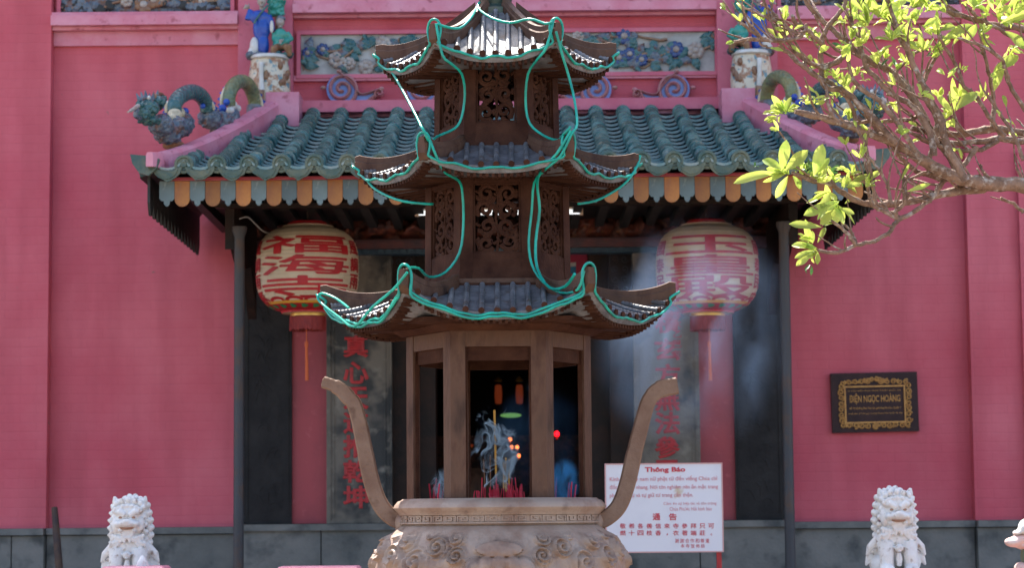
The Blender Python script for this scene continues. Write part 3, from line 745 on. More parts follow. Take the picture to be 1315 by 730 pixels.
# ------------------------------------------------------------------ incense burner
BY = 11.3; cB = P(641, 560, BY); BX = cB.x
burner = thing('incense_burner', 'tall bronze incense burner with three curled roofs and two handles before the temple door', 'incense burner', (BX, BY, 0))
T0 = Matrix.Translation((BX, BY, 0))
def fr(k): return T0 @ Matrix.Rotation(k * PI / 3, 4, 'Z')        # face k; local front face looks to -Y
def pz(py, d): return zat(py, BY - d, 641)                        # height seen at row py, d metres in front of the axis
t30 = math.tan(PI / 6)
def hexsec(R, z, rot=True): return [(R * math.cos(PI / 3 * k), R * math.sin(PI / 3 * k), z) for k in range(6)]
A30 = math.cos(PI / 6)

# --- urn: lathe with relief displaced as geometry
zr = pz(640, .45); zk1 = pz(660, .46); zk0 = pz(673, .46)
prof = [(.34, .50), (.40, .55), (.50, .64), (.58, .78), (.62, .95), (.625, 1.08)]
z_b = [(pz(730, .6), .602), (pz(715, .56), .582), (pz(700, .5), .560), (pz(690, .5), .535), (pz(682, .48), .505), (pz(676, .46), .475)]
prof += [(r, z) for z, r in z_b if z > 1.15]
prof.sort(key=lambda p: p[1])
pr = cat([(r, z, 0) for r, z in prof], 14); NP = len(pr); NA = 560
motifs = []
rr = random.Random(21)
def urn_h(a, z):
    h = 0.
    for (ca, cz, r0, kind, ph, d) in motifs:
        da = (a - ca + PI) % (2 * PI) - PI; x = da * .58; y_ = z - cz; q = math.hypot(x, y_)
        if kind == 's' and q < r0:
            ang = math.atan2(y_, x) * d + ph; s = .5 + .5 * math.cos(2 * PI * (q / (r0 * .42)) - ang); e = min(1, (1 - q / r0) * 4); h = max(h, e * (.25 + .75 * s))
        elif kind == 'l':
            u = x / .105; v = y_ / .036
            if u * u + v * v < 1: h = max(h, .9 + .25 * (1 - u * u - v * v))
            elif u * u + v * v < 1.35: h = 0.15
        elif kind == 'p':
            u = (x * math.cos(ph) + y_ * math.sin(ph)) / (r0 * .62); v = (-x * math.sin(ph) + y_ * math.cos(ph)) / r0; w2 = u * u + v * v
            if w2 < 1: h = max(h, 1.1 * math.sqrt(1 - w2) + .12)
    return h
zl = pz(706, .59)
motifs.append((-PI / 2, zl, .1, 'l', 0, 1))
for i in range(5): motifs.append((-PI / 2 + (i - 2) * .105, zl - .066 - .010 * abs(i - 2), .058, 'p', (i - 2) * .25, 1))
for s_ in (-1, 1):
    for (da, dz, r0, ph) in ((.36, .055, .052, 0), (.34, -.03, .05, 2), (.52, .01, .06, 1), (.62, .09, .055, 3), (.70, -.06, .075, 2.2), (.86, .05, .065, 1.1), (1.0, -.03, .07, .4), (1.13, .09, .055, 2), (1.28, .0, .07, 3.2), (1.45, .08, .06, 2.2), (1.5, -.05, .06, 0)):
        motifs.append((-PI / 2 + s_ * da, zl + dz, r0, 's', ph, s_))
for i in range(60): motifs.append((rr.uniform(0, PI), rr.uniform(.85, zl + .1), rr.uniform(.05, .08), 's', rr.uniform(0, 6), rr.choice((-1, 1))))
for i in range(40): motifs.append((rr.uniform(-PI, 0), rr.uniform(.85, 1.25), rr.uniform(.05, .08), 's', rr.uniform(0, 6), rr.choice((-1, 1))))
ub = MB(); zt_u = pr[-1].y
def ufn(i, j):
    a = 2 * PI * i / NA - PI; r, z = pr[j].x, pr[j].y
    e = min(1, max(0, (zt_u - .03 - z) / .03)) * min(1, max(0, (z - .8) / .1))
    h = urn_h(a, z) if e > 0 else 0
    h += .25 * mnoise.noise(Vector((math.cos(a) * 9, math.sin(a) * 9, z * 14))) + .12 * mnoise.noise(Vector((math.cos(a) * 30, math.sin(a) * 30, z * 40)))
    r += .034 * h * e
    return (BX + r * math.cos(a), BY + r * math.sin(a), z)
ub.grid(NA, NP, ufn, wrap=True)
urn = ub.build('urn', 'urn', burner, 70)
m = MB(); m.lathe([(.3, .42), (.36, .46), (.345, .5), (.33, .56), (.30, .6)], (BX, BY, 0), 48); m.build('urn_foot_ring', 'urn', urn)
for k in range(3):
    a = -PI / 2 + k * 2 * PI / 3 + PI / 3; m = MB(); c, s = math.cos(a), math.sin(a)
    m.tube(cat([(BX + .48 * c, BY + .48 * s, .72), (BX + .56 * c, BY + .56 * s, .58), (BX + .50 * c, BY + .50 * s, .42), (BX + .46 * c, BY + .46 * s, .30), (BX + .54 * c, BY + .54 * s, .245)], 5), [.11] * 6 + [.09] * 6 + [.065] * 6 + [.07] * 3, 14); m.build('foot', 'urn', burner)
m = MB(); 
# rim: neck with key band, flaring lip and flat deck
zlip = pz(652, .5)
m.lathe([(.46, zt_u - .01), (.468, zk0 - .004), (.482, zk0), (.482, zk0 + .006), (.472, zk0 + .008), (.472, zk1 - .008), (.484, zk1 - .006), (.486, zk1), (.497, zk1 + .01), (.508, zlip - .006), (.512, zlip), (.508, zlip + .012), (.492, zr - .012), (.475, zr - .006), (.468, zr), (.37, zr + .001), (.36, zr - .03)], (BX, BY, 0), 120, cap=False)
m.build('rim', 'urn', burner, 35)
m = MB(); NK = 44; za, zb2 = zk0 + .010, zk1 - .010; hh = zb2 - za
for i in range(NK):
    a0 = 2 * PI * i / NK; wd = 2 * PI / NK
    def seg(u0, v0, u1, v1, t=.006):
        uu0, uu1 = min(u0, u1), max(u0, u1); vv0, vv1 = min(v0, v1), max(v0, v1)
        A, B = a0 + wd * uu0 - t / .472 / 2, a0 + wd * uu1 + t / .472 / 2; C, D = za + hh * vv0 - t / 2, za + hh * vv1 + t / 2
        ri, ro = .468, .4775; V = []
        for r in (ri, ro):
            for a in (A, B):
                for z in (C, D): V.append((BX + r * math.cos(a), BY + r * math.sin(a), z))
        m.add(V, [(0, 1, 3, 2), (4, 6, 7, 5), (0, 4, 5, 1), (2, 3, 7, 6), (1, 5, 7, 3), (0, 2, 6, 4)])
    f = (lambda u: u) if i % 2 == 0 else (lambda u: 1 - u)
    for (u0, v0, u1, v1) in ((.08, .1, .08, .9), (.08, .9, .8, .9), (.8, .9, .8, .2), (.8, .2, .38, .2), (.38, .2, .38, .62), (.38, .62, .56, .62)):
        seg(f(u0), v0, f(u1), v1)
m.build('key_band', 'urn', burner, 0)
m = MB(); m.lathe([(.362, zr - .028), (.2, zr - .015), (.001, zr - .006)], (BX, BY, 0), 40); m.build('ash_bed', 'ash', burner)

# --- handles
for s_ in (-1, 1):
    pxs = [(519, 672, 1.0), (503, 665, 1.0), (488, 648, 1.0), (477, 618, 1), (469, 580, .95), (462, 545, .92), (455, 520, .92), (448, 512, .95), (440, 503, .9), (429, 496, .75), (414, 491, .32)]
    if s_ > 0: pxs = [(763, 672, 1.), (779, 666, 1.), (795, 650, 1.), (806, 620, 1.), (815, 580, .95), (824, 545, .92), (831, 520, .92), (838, 508, 1.0), (847, 501, 1.1), (858, 498, 1.05), (870, 496, .9)]
    pts = [P(a, b, BY) for a, b, c in pxs]; wf = [c for a, b, c in pxs]
    cp = cat(pts, 6); secs = []
    for i, p in enumerate(cp):
        t = (cp[min(i + 1, len(cp) - 1)] - cp[max(i - 1, 0)]).normalized(); n = Vector((-t.z, 0, t.x)); wv = .039 * wf[min(len(wf) - 1, i // 6)]
        pass
        dy = .034; e = .007
        q = [(n * wv, dy - e), (n * (wv - e), dy), (n * (e - wv), dy), (n * -wv, dy - e), (n * -wv, e - dy), (n * (e - wv), -dy), (n * (wv - e), -dy), (n * wv, e - dy)]
        secs.append([tuple(p + v + Vector((0, d, 0))) for v, d in q])
    m = MB(); m.loft(secs); m.build('handle', 'handle', burner, 30)
    m = MB(); c = pts[0]; m.ell(c, (.05, .07, .06), n=16, m=10); m.build('handle_root', 'urn', burner)

# --- body storeys (all built on the front face and turned round the axis)
def post_geo(w_, th, prof, ma):
    """corner post at the right end of the front face; prof = [(R,z)...] outer vertex radius by height"""
    mb = MB(); secs = []
    for R, z in prof:
        V = Vector((R / 2, -R * A30)); d1 = Vector((-1, 0)); d2 = Vector((.5, A30)); n1 = Vector((0, 1)); n2 = Vector((-A30, .5))
        inner = V + (d1 * 0) + Vector((-.5, A30)).normalized() * (th / A30)
        secs.append([(*p, z) for p in (V, V + d2 * w_, V + d2 * w_ + n2 * th, inner, V + d1 * w_ + n1 * th, V + d1 * w_)])
    mb.v = []; mb.loft(secs)
    return mb
def onaxis(mb, name, ma, par, sm=30):
    o = mb.build(name, ma, None, sm, loc=(BX, BY, 0)); o.parent = par; o.location = (0, 0, 0); return o
def six(mb, name, ma, par, sm=30, faces=6):
    """first copy built in place, the others turned about the axis"""
    o = onaxis(mb, name, ma, par, sm)
    r = [o]
    for k in range(1, faces):
        c = copyobj(o, par); c.rotation_euler = (0, 0, k * PI / 3); r.append(c)
    return r
def sixcopy(tree_root_children, par): pass
def fretwork(w_, h, seed):
    mb = MB(); r = random.Random(seed); th = .012
    for s_ in (-1, 1):
        rows = max(2, int(round(h / .085)))
        for j in range(rows):
            cz = h * (j + .5) / rows + r.uniform(-.008, .008); cx = w_ * .25 + r.uniform(-.008, .008); rad = min(w_ * .24, h / rows * .5) * r.uniform(.9, 1.1)
            d = 1 if (j % 2 == 0) else -1; a0 = r.uniform(0, 6)
            pts = spiral(cx, cz, rad, rad * .22, 1.25, a0, d, 20); mb.ribbon([(s_ * a, b) for a, b in pts], [.023 - .008 * i / 19 for i in range(20)], th)
            for q in range(5):
                aa = r.uniform(0, 2 * PI); L_ = rad * r.uniform(.5, .9); bx_, bz_ = cx + rad * .75 * math.cos(aa), cz + rad * .75 * math.sin(aa)
                pts = [(bx_ + L_ * t * math.cos(aa + t * 1.3), bz_ + L_ * t * math.sin(aa + t * 1.3)) for t in (0, .33, .66, 1)]
                pts = [(min(max(a, .002), w_ / 2 - .002), min(max(b, .002), h - .002)) for a, b in pts]
                mb.ribbon([(s_ * a, b) for a, b in pts], [.012, .026, .022, .005], th)
            if j < rows - 1:
                mb.ribbon([(s_ * a, b) for a, b in ((cx, cz + rad * .6), (cx + .3 * rad * d, cz + h / rows * .5), (cx, cz + h / rows - rad * .6))], .014, th)
            mb.ribbon([(s_ * (cx - rad * .9), cz), (0, cz + .01 * d)], [.012, .016], th)
            mb.ribbon([(s_ * (cx + rad * .8), cz), (s_ * w_ / 2, cz + .012)], [.012, .014], th)
    mb.ribbon([(0, 0), (0.006, h * .25), (-.006, h * .5), (.006, h * .75), (0, h)], .012, th)
    return mb
def loc_mb(): m = MB(); return m
def toworld(mb):
    mb.v = [(x + BX, y + BY, z) for x, y, z in mb.v]; return mb
def storey(R, z0, z1, post_w, lat, seed, flare, idx):
    """closed storey with pierced panels: lat=(z bottom, z top)"""
    prof = [(R + flare, z0), (R + flare * .35, z0 + (lat[0] - z0) * .45), (R + .004, lat[0]), (R, lat[1]), (R, z1)]
    mb = toworld(post_geo(post_w, .028, prof, 'bronzed'))
    for o in six(mb, 'corner_post', 'bronzed', burner, 30): pass
    ap = R * A30; hw = R / 2 - post_w
    # top beam and bottom apron between posts
    mb = MB(); mb.box((-hw, -ap + .003, lat[1]), (hw, -ap + .028, z1)); six(toworld(mb), 'top_beam', 'bronzed', burner, 0)
    mb = MB(); secs = []
    for rr_, z in ((R + flare, z0), (R + flare * .35, z0 + (lat[0] - z0) * .45), (R + .004, lat[0])):
        a = rr_ * A30 - .003; h2 = rr_ / 2 - post_w; secs.append([(-h2, -a, z), (h2, -a, z), (h2, -a + .02, z), (-h2, -a + .02, z)])
    mb.loft(secs); six(toworld(mb), 'apron', 'bronzed', burner, 0)
    # inner frame
    mb = MB(); e = .010
    for (a, b, c, d) in ((-hw, -hw + e, lat[0], lat[1]), (hw - e, hw, lat[0], lat[1]), (-hw + e, hw - e, lat[0], lat[0] + e), (-hw + e, hw - e, lat[1] - e, lat[1])):
        mb.box((a + .0005, -ap + .008, c + .0005), (b - .0005, -ap + .026, d - .0005))
    fr_ = six(toworld(mb), 'panel_frame', 'bronzed', burner, 0)
    f = fretwork(2 * (hw - e), lat[1] - lat[0] - 2 * e, seed); f.v = [(x, y - ap + .014, z + lat[0] + e) for x, y, z in f.v]
    o = onaxis(toworld(f), 'lattice_panel', 'bronzed', fr_[0], 30)
    for q in fr_[1:]: copyobj(o, q)
# storey 1: open chamber
R1 = .447; ztop1 = pz(425, 0)
zo1 = pz(445, .39)
mb = toworld(post_geo(.070, .03, [(R1, zr + .001), (R1, ztop1)], 'bronze')); six(mb, 'pillar', 'bronze', burner, 30)
mb = MB(); hw = R1 / 2 - .070; ap = R1 * A30
mb.box((-hw, -ap + .003, zo1), (hw, -ap + .03, ztop1)); six(toworld(mb), 'lintel', 'bronze', burner, 0)
mb = MB()
for s_ in (-1, 1): mb.box((s_ * hw - (.008 if s_ > 0 else 0), -ap + .012, zr + .002), (s_ * hw + (0 if s_ > 0 else .008), -ap + .028, zo1))
mb.box((-hw + .008, -ap + .020, pz(463, .37)), (hw - .008, -ap + .034, zo1 - .0005)); six(toworld(mb), 'opening_bead', 'bronzed', burner, 0)
# --- roofs
def roof(Rv, zmid, ztip, R_in, z_in, nribs, power, ribr, concave=1.5, steep=False):
    """hexagonal roof with curled eaves. Rv radius of the tips, zmid eave middle, ztip tip height"""
    a_out = Rv * A30; a_in = R_in * A30; curl = ztip - zmid
    def zs(x, r):
        t = min(1.05, max(0, (r - a_in) / (a_out - a_in))); u = min(1, abs(x) / max(1e-6, r * t30))
        return z_in + (zmid - z_in) * (1 - (1 - min(1, t)) ** concave) + curl * (t ** power) * (u ** 2.6)
    top = MB(); nu, nv = 29, 12; th = .034
    def outr(u): return a_out - .035 * Rv * (1 - abs(u) ** 2) * 1.0    # eave bows in a little between tips
    def pt(i, j, dz=0., inset=0.):
        u = -1 + 2 * i / (nu - 1); ro = outr(u) - inset; r = a_in + (ro - a_in) * j / (nv - 1); x = u * r * t30
        return (x, -r, zs(x, r) + dz)
    secs = []
    for i in range(nu):
        s_ = [pt(i, j) for j in range(nv)] 
        e = pt(i, nv - 1)
        s_ += [(e[0], e[1], e[2] - th * .55), (e[0] * .985, e[1] * .985, e[2] - th), ]
        # underside, flattening back to the storey below
        u = -1 + 2 * i / (nu - 1)
        for q in (.75, .5, .25, 0.):
            ro = outr(u) * .97; r = a_in * .96 + (ro - a_in * .96) * q; x = u * r * t30
            s_.append((x, -r, zmid - th - .005 + (zs(x, outr(u)) - zmid) * q ** 1.6 + .03 * (1 - q)))
        secs.append(s_)
    top.loft(secs, cap=False)
    slopes = MB()
    for k in range(6): slopes.xf = fr(k); slopes.add(top.v, top.f)
    slopes.xf = None
    rf = slopes.build('tier_roof', 'rooftile', burner, 50); rf['_w'] = (BX, BY, 0)
    # tile ribs
    rb = MB(); cp_ = MB(); one = MB(); onec = MB()
    span = a_out * t30 * 2 * .93
    for i in range(nribs):
        x = (i - (nribs - 1) / 2) * span / nribs; u = x / (a_out * t30); ro = outr(u) + .004; r0 = max(a_in + .004, abs(x) / t30 + .012)
        if ro - r0 < .02: continue
        n = max(6, int((ro - r0) / .0065)); pts = [(x, -(r0 + (ro - r0) * k / n), zs(x, r0 + (ro - r0) * k / n) + ribr * .55) for k in range(n + 1)]
        rad = [ribr * (1 + .13 * math.sin(k * PI * .67)) for k in range(n + 1)]; one.tube(pts, rad, 8)
        e = pts[-1]; onec.tube([(e[0], e[1] - .001, e[2]), (e[0], e[1] - .010, e[2] - .001)], ribr * 1.2, 10)
    for k in range(6): rb.xf = fr(k); rb.add(one.v, one.f); cp_.xf = fr(k); cp_.add(onec.v, onec.f)
    rb.xf = cp_.xf = None
    rb.build('tile_ribs', 'rooftile', rf, 60); cp_.build('rib_ends', 'bronzed', rf, 40)
    # fascia lip and dentils under the eave
    dn = MB(); o1 = MB()
    nd = int(span / .028)
    for i in range(nd):
        x = (i - (nd - 1) / 2) * span / nd; u = x / (a_out * t30); ro = outr(u) * .975; z = zs(x, outr(u)) - th
        o1.box((x - .007, -ro, z - .016), (x + .007, -ro + .05, z + .004))
    nr = int(span / .055)
    for i in range(nr):    # underside ribs
        x = (i - (nr - 1) / 2) * span / nr; u = x / (a_out * t30); r0 = max(a_in * .97, abs(x) / t30 + .01); r1_ = outr(u) * .95
        if r1_ - r0 < .03: continue
        def zu(r):
            uu = min(1, abs(x) / (r * t30)); q = (r - a_in * .96) / (outr(u) * .97 - a_in * .96); return zmid - th - .005 + (zs(uu * outr(u) * t30, outr(u)) - zmid) * max(0, q) ** 1.6 + .03 * (1 - q)
        rs = [r0 + (r1_ - r0) * k / 5 for k in range(6)]
        o1.loft([[(x - .006, -r, zu(r) - .014), (x + .006, -r, zu(r) - .014), (x + .006, -r, zu(r) + .004), (x - .006, -r, zu(r) + .004)] for r in rs])
    for k in range(6): dn.xf = fr(k); dn.add(o1.v, o1.f)
    dn.xf = None; dn.build('eave_dentils', 'bronzed', rf, 0)
    # hip ridges with curled horn
    hp = MB(); secs = []; n = 16; Rt = Rv * 1.0
    for i in range(n + 1):
        t = i / n; R = R_in * 1.0 + (Rt * 1.015 - R_in) * t; r = R * A30; z = zs(r * t30, min(r, a_out)); 
        wv = .024 + .004 * t; h = .050 + .020 * t; dn_ = .012 + .030 * t
        if i == n: wv *= .7; h *= .75; z += .006; dn_ *= .5
        # section square to the hip; hip runs along (+R) : local x' tangential
        dx, dy = .5, -A30; tx, ty = A30, .5
        s_ = []
        for (a, b) in ((-wv, -dn_), (wv, -dn_), (wv, h * .5), (wv * .75, h * .62), (wv * .7, h), (wv * .25, h * 1.05), (-wv * .25, h * 1.05), (-wv * .7, h), (-wv * .75, h * .62), (-wv, h * .5)):
            s_.append((R * dx + a * tx, R * dy + a * ty, z + b))
        secs.append(s_)
    hp.loft(secs); o = onaxis(toworld(hp), 'hip_ridge', 'bronze', rf, 35)
    for k in range(1, 6): c = copyobj(o, rf); c.rotation_euler = (0, 0, k * PI / 3)
    return zs, a_out, a_in, outr
TL = .050
z1m, z1t, z1i = pz(402, .70), pz(368, 0) - TL, pz(366, .36)
RF1 = roof(.850, z1m, z1t, .40, z1i, 11, 1.7, .0125)
z2m, z2t, z2i = pz(214, .56), pz(203, 0) - TL, pz(186, .30)
RF2 = roof(.683, z2m, z2t, .335, z2i, 9, 1.7, .0125)
z3m, z3t, z3i = pz(72, .48), pz(60, 0) - TL, pz(10, .1)
RF3 = roof(.582, z3m, z3t, .10, z3i, 9, 2.6, .0135, concave=1.35)
# plates under the lowest roof and between storeys
def plate(R, z0, z1, name='plate', ma='bronzed'):
    mb = MB(); mb.loft([[(BX + x, BY + y, z) for x, y, z in hexsec(R, zz_)] for zz_ in (z0, z1)]); mb.build(name, ma, burner, 0)
plate(.685, ztop1 + .001, ztop1 + .020, 'eave_plate')
mb = MB(); mb.loft([[(BX + x, BY + y, z) for x, y, z in hexsec(R, z)] for R, z in ((.47, ztop1 - .03), (.50, ztop1 - .012), (.52, ztop1 - .0005))]); mb.build('cornice', 'bronzed', burner, 0)
plate(.395, z1i - .02, z1i + .012, 'storey_sill'); plate(.375, z1i + .013, z1i + .035, 'storey_sill', 'bronze')
storey(.350, z1i + .036, pz(222, .31), .062, (pz(325, .30), pz(235, .30)), 3, .012, 2)
plate(.330, z2i - .02, z2i + .010, 'storey_sill')
storey(.302, z2i + .011, pz(78, .27), .055, (pz(157, .26), pz(83, .26)), 8, .022, 3)
# soffit caps closing each storey under its roof
plate(.345, pz(222, .31) + .001, pz(222, .31) + .012, 'storey_cap'); plate(.298, pz(78, .27) + .001, pz(78, .27) + .012, 'storey_cap')
m = MB(); m.lathe([(.115, z3i - .03), (.118, z3i + .004), (.09, z3i + .012), (.07, z3i + .03), (.085, z3i + .07), (.12, z3i + .11), (.13, z3i + .16), (.10, z3i + .22), (.055, z3i + .26), (.075, z3i + .31), (.08, z3i + .34), (.05, z3i + .40), (.015, z3i + .46), (.001, z3i + .50)], (BX, BY, 0), 32); m.build('finial', 'patina', burner)

# pedestal under the burner
pd = MB()
pd.lathe([(.95, 0), (.95, .10), (.90, .11), (.86, .13), (.86, .185), (.80, .2), (.001, .2)], (BX, BY, 0), 6, cap=True, a0=0)
tag(pd.build('stone_pedestal', 'granite', None, 0, loc=(BX, BY, 0)), 'low hexagonal grey granite pedestal beneath the bronze incense burner', 'pedestal')

# --- turquoise rope-light tubes wound round the eaves
def eave_path(RF, k0, k1, dz=-.012, dr=.010, prong=.075, seed=0):
    zs, ao, ai, outr = RF; pts = []; r = random.Random(seed)
    for k in range(k0, k1):
        M_ = fr(k % 6)
        for i in range(1, 24):
            u = -1 + 2 * i / 24; ro = outr(u) + dr; x = u * ro * t30
            u2 = abs(u)
            pts.append(M_ @ Vector((x, -ro, zs(x, outr(u)) + dz - .006 * math.sin(i * .9 + k) * 1 + r.uniform(-.003, .003))))
        # loop over the horn between faces
        Rt = ao / A30
        hip = lambda R, dzz, side=0: M_ @ Vector((R * .5 + side * A30, -R * A30 + side * .5, zs(min(R, Rt) * .5, min(R * A30, ao)) + dzz))
        if k % 6 in (1, 4): pts += [hip(Rt * .98, -.01, -.034), hip(Rt * 1.03, .012, -.012), hip(Rt * 1.03, .012, .012), hip(Rt * .98, -.01, .034)]; continue
        pts += [hip(Rt * .985, .028, -.036), hip(Rt * .99, .070, -.026), hip(Rt * .995, .084, 0), hip(Rt * .99, .070, .026), hip(Rt * .985, .028, .036)]
    return pts
def rope(name, pts, label, r=.0064):
    mb = MB(); mb.tube(cat(pts, 3), r, 7); o = mb.build(name, 'wire', None, 60, loc=(BX, BY, pts[0][2])); tag(o, label, 'cable', 'turquoise tubes wound round the burner roofs'); return o
A = lambda px, py, d: P(px, py, BY - d)
p3 = eave_path(RF3, 0, 6, seed=1)
rope('light_cable', p3 + [p3[0]], 'turquoise light tube looped along the eaves of the topmost burner roof')
p2 = eave_path(RF2, 0, 6, seed=2)
rope('light_cable', p2 + [p2[0]], 'turquoise light tube looped along the eaves of the middle burner roof')
p1 = eave_path(RF1, 0, 6, seed=3)
rope('light_cable', p1 + [p1[0]], 'turquoise light tube looped along the eaves of the lowest burner roof')
p1b = eave_path(RF1, -1, 1, dz=-.026, dr=.012, seed=9)
rope('light_cable', p1b, 'second turquoise tube doubled under the lowest roof eave', .0065)
rope('light_cable', [A(523, 350, .80), A(505, 372, .74), A(478, 395, .68)] + [A(455, 420, .60), A(436, 408, .35), A(415, 392, .1), A(408, 383, .06), A(414, 377, .06), A(432, 384, .12), A(448, 396, .3)], 'turquoise tube with a loose loop at the left tip of the lowest roof')
rope('light_cable', [A(482, 68, .0), A(492, 76, .02), A(505, 95, .1), A(522, 125, .3), A(536, 152, .5), A(543, 166, .61), A(552, 180, .60), A(560, 200, .60), A(572, 222, .52), A(589, 232, .42), A(594, 250, .36), A(595, 290, .345), A(590, 325, .345), A(572, 350, .36), A(551, 356, .45), A(538, 345, .62), A(526, 344, .78)], 'turquoise tube hanging from the top left roof tip past the middle left lattice')
rope('light_cable', [A(560, 30, .53), A(568, 70, .53), A(580, 82, .50), A(593, 95, .40), A(597, 120, .33), A(593, 150, .32), A(584, 165, .33), A(562, 175, .40), A(552, 182, .58), A(546, 172, .62)], 'turquoise tube hanging beside the left lattice of the top storey')
rope('light_cable', [A(711, 25, .52), A(702, 60, .53), A(690, 76, .48), A(678, 95, .40), A(675, 130, .33), A(680, 158, .33), A(698, 174, .38), A(716, 180, .50), A(724, 172, .61), A(733, 163, .62)], 'turquoise tube hanging beside the right lattice of the top storey')
rope('light_cable', [A(714, 40, .54), A(722, 70, .5), A(731, 100, .45), A(738, 130, .5), A(741, 160, .58), A(734, 172, .62), A(720, 200, .6), A(700, 218, .55), A(686, 235, .42), A(683, 270, .37), A(679, 310, .37), A(683, 340, .38), A(697, 362, .46), A(720, 376, .62), A(742, 372, .75), A(750, 348, .78)], 'turquoise tube running from the top right roof tip down to the lowest roof')
rope('light_cable', [A(733, 168, .62), A(716, 196, .6), A(694, 222, .52), A(690, 240, .4), A(693, 270, .37), A(688, 310, .37), A(690, 345, .40), A(706, 370, .55), A(726, 368, .7), A(738, 352, .8)], 'second turquoise tube beside the middle right lattice', .0072)
rope('light_cable', [A(462, 210, .0), A(466, 222, .02), A(478, 240, .1), A(498, 252, .2), A(520, 259, .28), A(548, 262, .30), A(556, 262, .25)], 'turquoise tube sagging below the left side of the middle roof')
rope('light_cable', [A(822, 200, .0), A(818, 214, .03), A(806, 232, .08), A(790, 245, .12), A(765, 258, .2), A(742, 262, .25)], 'turquoise tube sagging below the right side of the middle roof')
rope('light_cable', [A(562, 30, .53), A(572, 34, .50), A(590, 36, .44), A(604, 24, .34), A(611, 12, .16), A(616, 2, .11), A(614, 10, .16), A(630, 22, .34), A(655, 29, .42), A(680, 24, .46), A(700, 30, .50), A(710, 28, .53)], 'turquoise tube draped across the front slope of the topmost roof')

# --- incense
zash = zr - .010
inc = random.Random(4)
def stick(x, y, z0, z1, r, c0='stickred', c1=None, zsplit=None, lx=0., ly=0.):
    mb = MB(); mb.mi = 0
    if c1:
        t = (zsplit - z0) / (z1 - z0)
        mb.tube([(x, y, z0), (x + lx * t, y + ly * t, zsplit)], r * .75, 6); mb.mi = 1
        mb.tube([(x + lx * t, y + ly * t, zsplit), (x + lx, y + ly, z1)], r, 7)
        return mb.build('incense_stick', [c0, c1], None, 50, loc=(x, y, z0))
    mb.tube([(x, y, z0), (x + lx, y + ly, z1)], r, 6); return mb.build('incense_stick', c0, None, 50, loc=(x, y, z0))
for i in range(64):
    if i < 48: px = inc.choice((inc.uniform(604, 682), inc.uniform(628, 668)))
    elif i < 56: px = inc.uniform(553, 572)
    else: px = inc.uniform(712, 740)
    d = inc.uniform(-.12, .2); p = P(px, 640, BY - d); h = inc.uniform(.025, .085) if inc.random() < .9 else .11
    tag(stick(p.x, p.y, zash - .02, zr + h * .9, inc.uniform(.0028, .0042), lx=inc.uniform(-.014, .014), ly=inc.uniform(-.01, .01)),
        'short burnt-down crimson incense stub standing in the ash behind the burner rim', 'incense stick', 'crimson incense stubs in the burner')
def tall(px, d, ytop, ysp, r, c1, label, lx=0.):
    p = P(px, 640, BY - d); tag(stick(p.x, p.y, zash - .02, zat(ytop, BY - d), r, 'stickred', c1, zat(ysp, BY - d), lx), label, 'incense stick', 'tall incense sticks in the burner')
tall(638, .12, 527, 612, .0052, 'stickyel', 'tallest yellow incense stick with a crimson foot, in the middle of the burner', -.008)
tall(647, .10, 594, 628, .0042, 'stickyel', 'shorter yellow incense stick just right of the tallest one')
tall(650, .05, 588, 632, .0042, 'stickyel', 'yellow incense stick second to the right of the tallest one')
tall(653, .08, 590, 630, .004, 'stickyel', 'rightmost of the yellow incense sticks', .006)
tall(630, .02, 585, 625, .003, 'stickbrn', 'thin brown incense stick just left of the tallest yellow one')
tall(624, .0, 590, 625, .003, 'stickbrn', 'leftmost thin brown incense stick, leaning slightly', -.01)

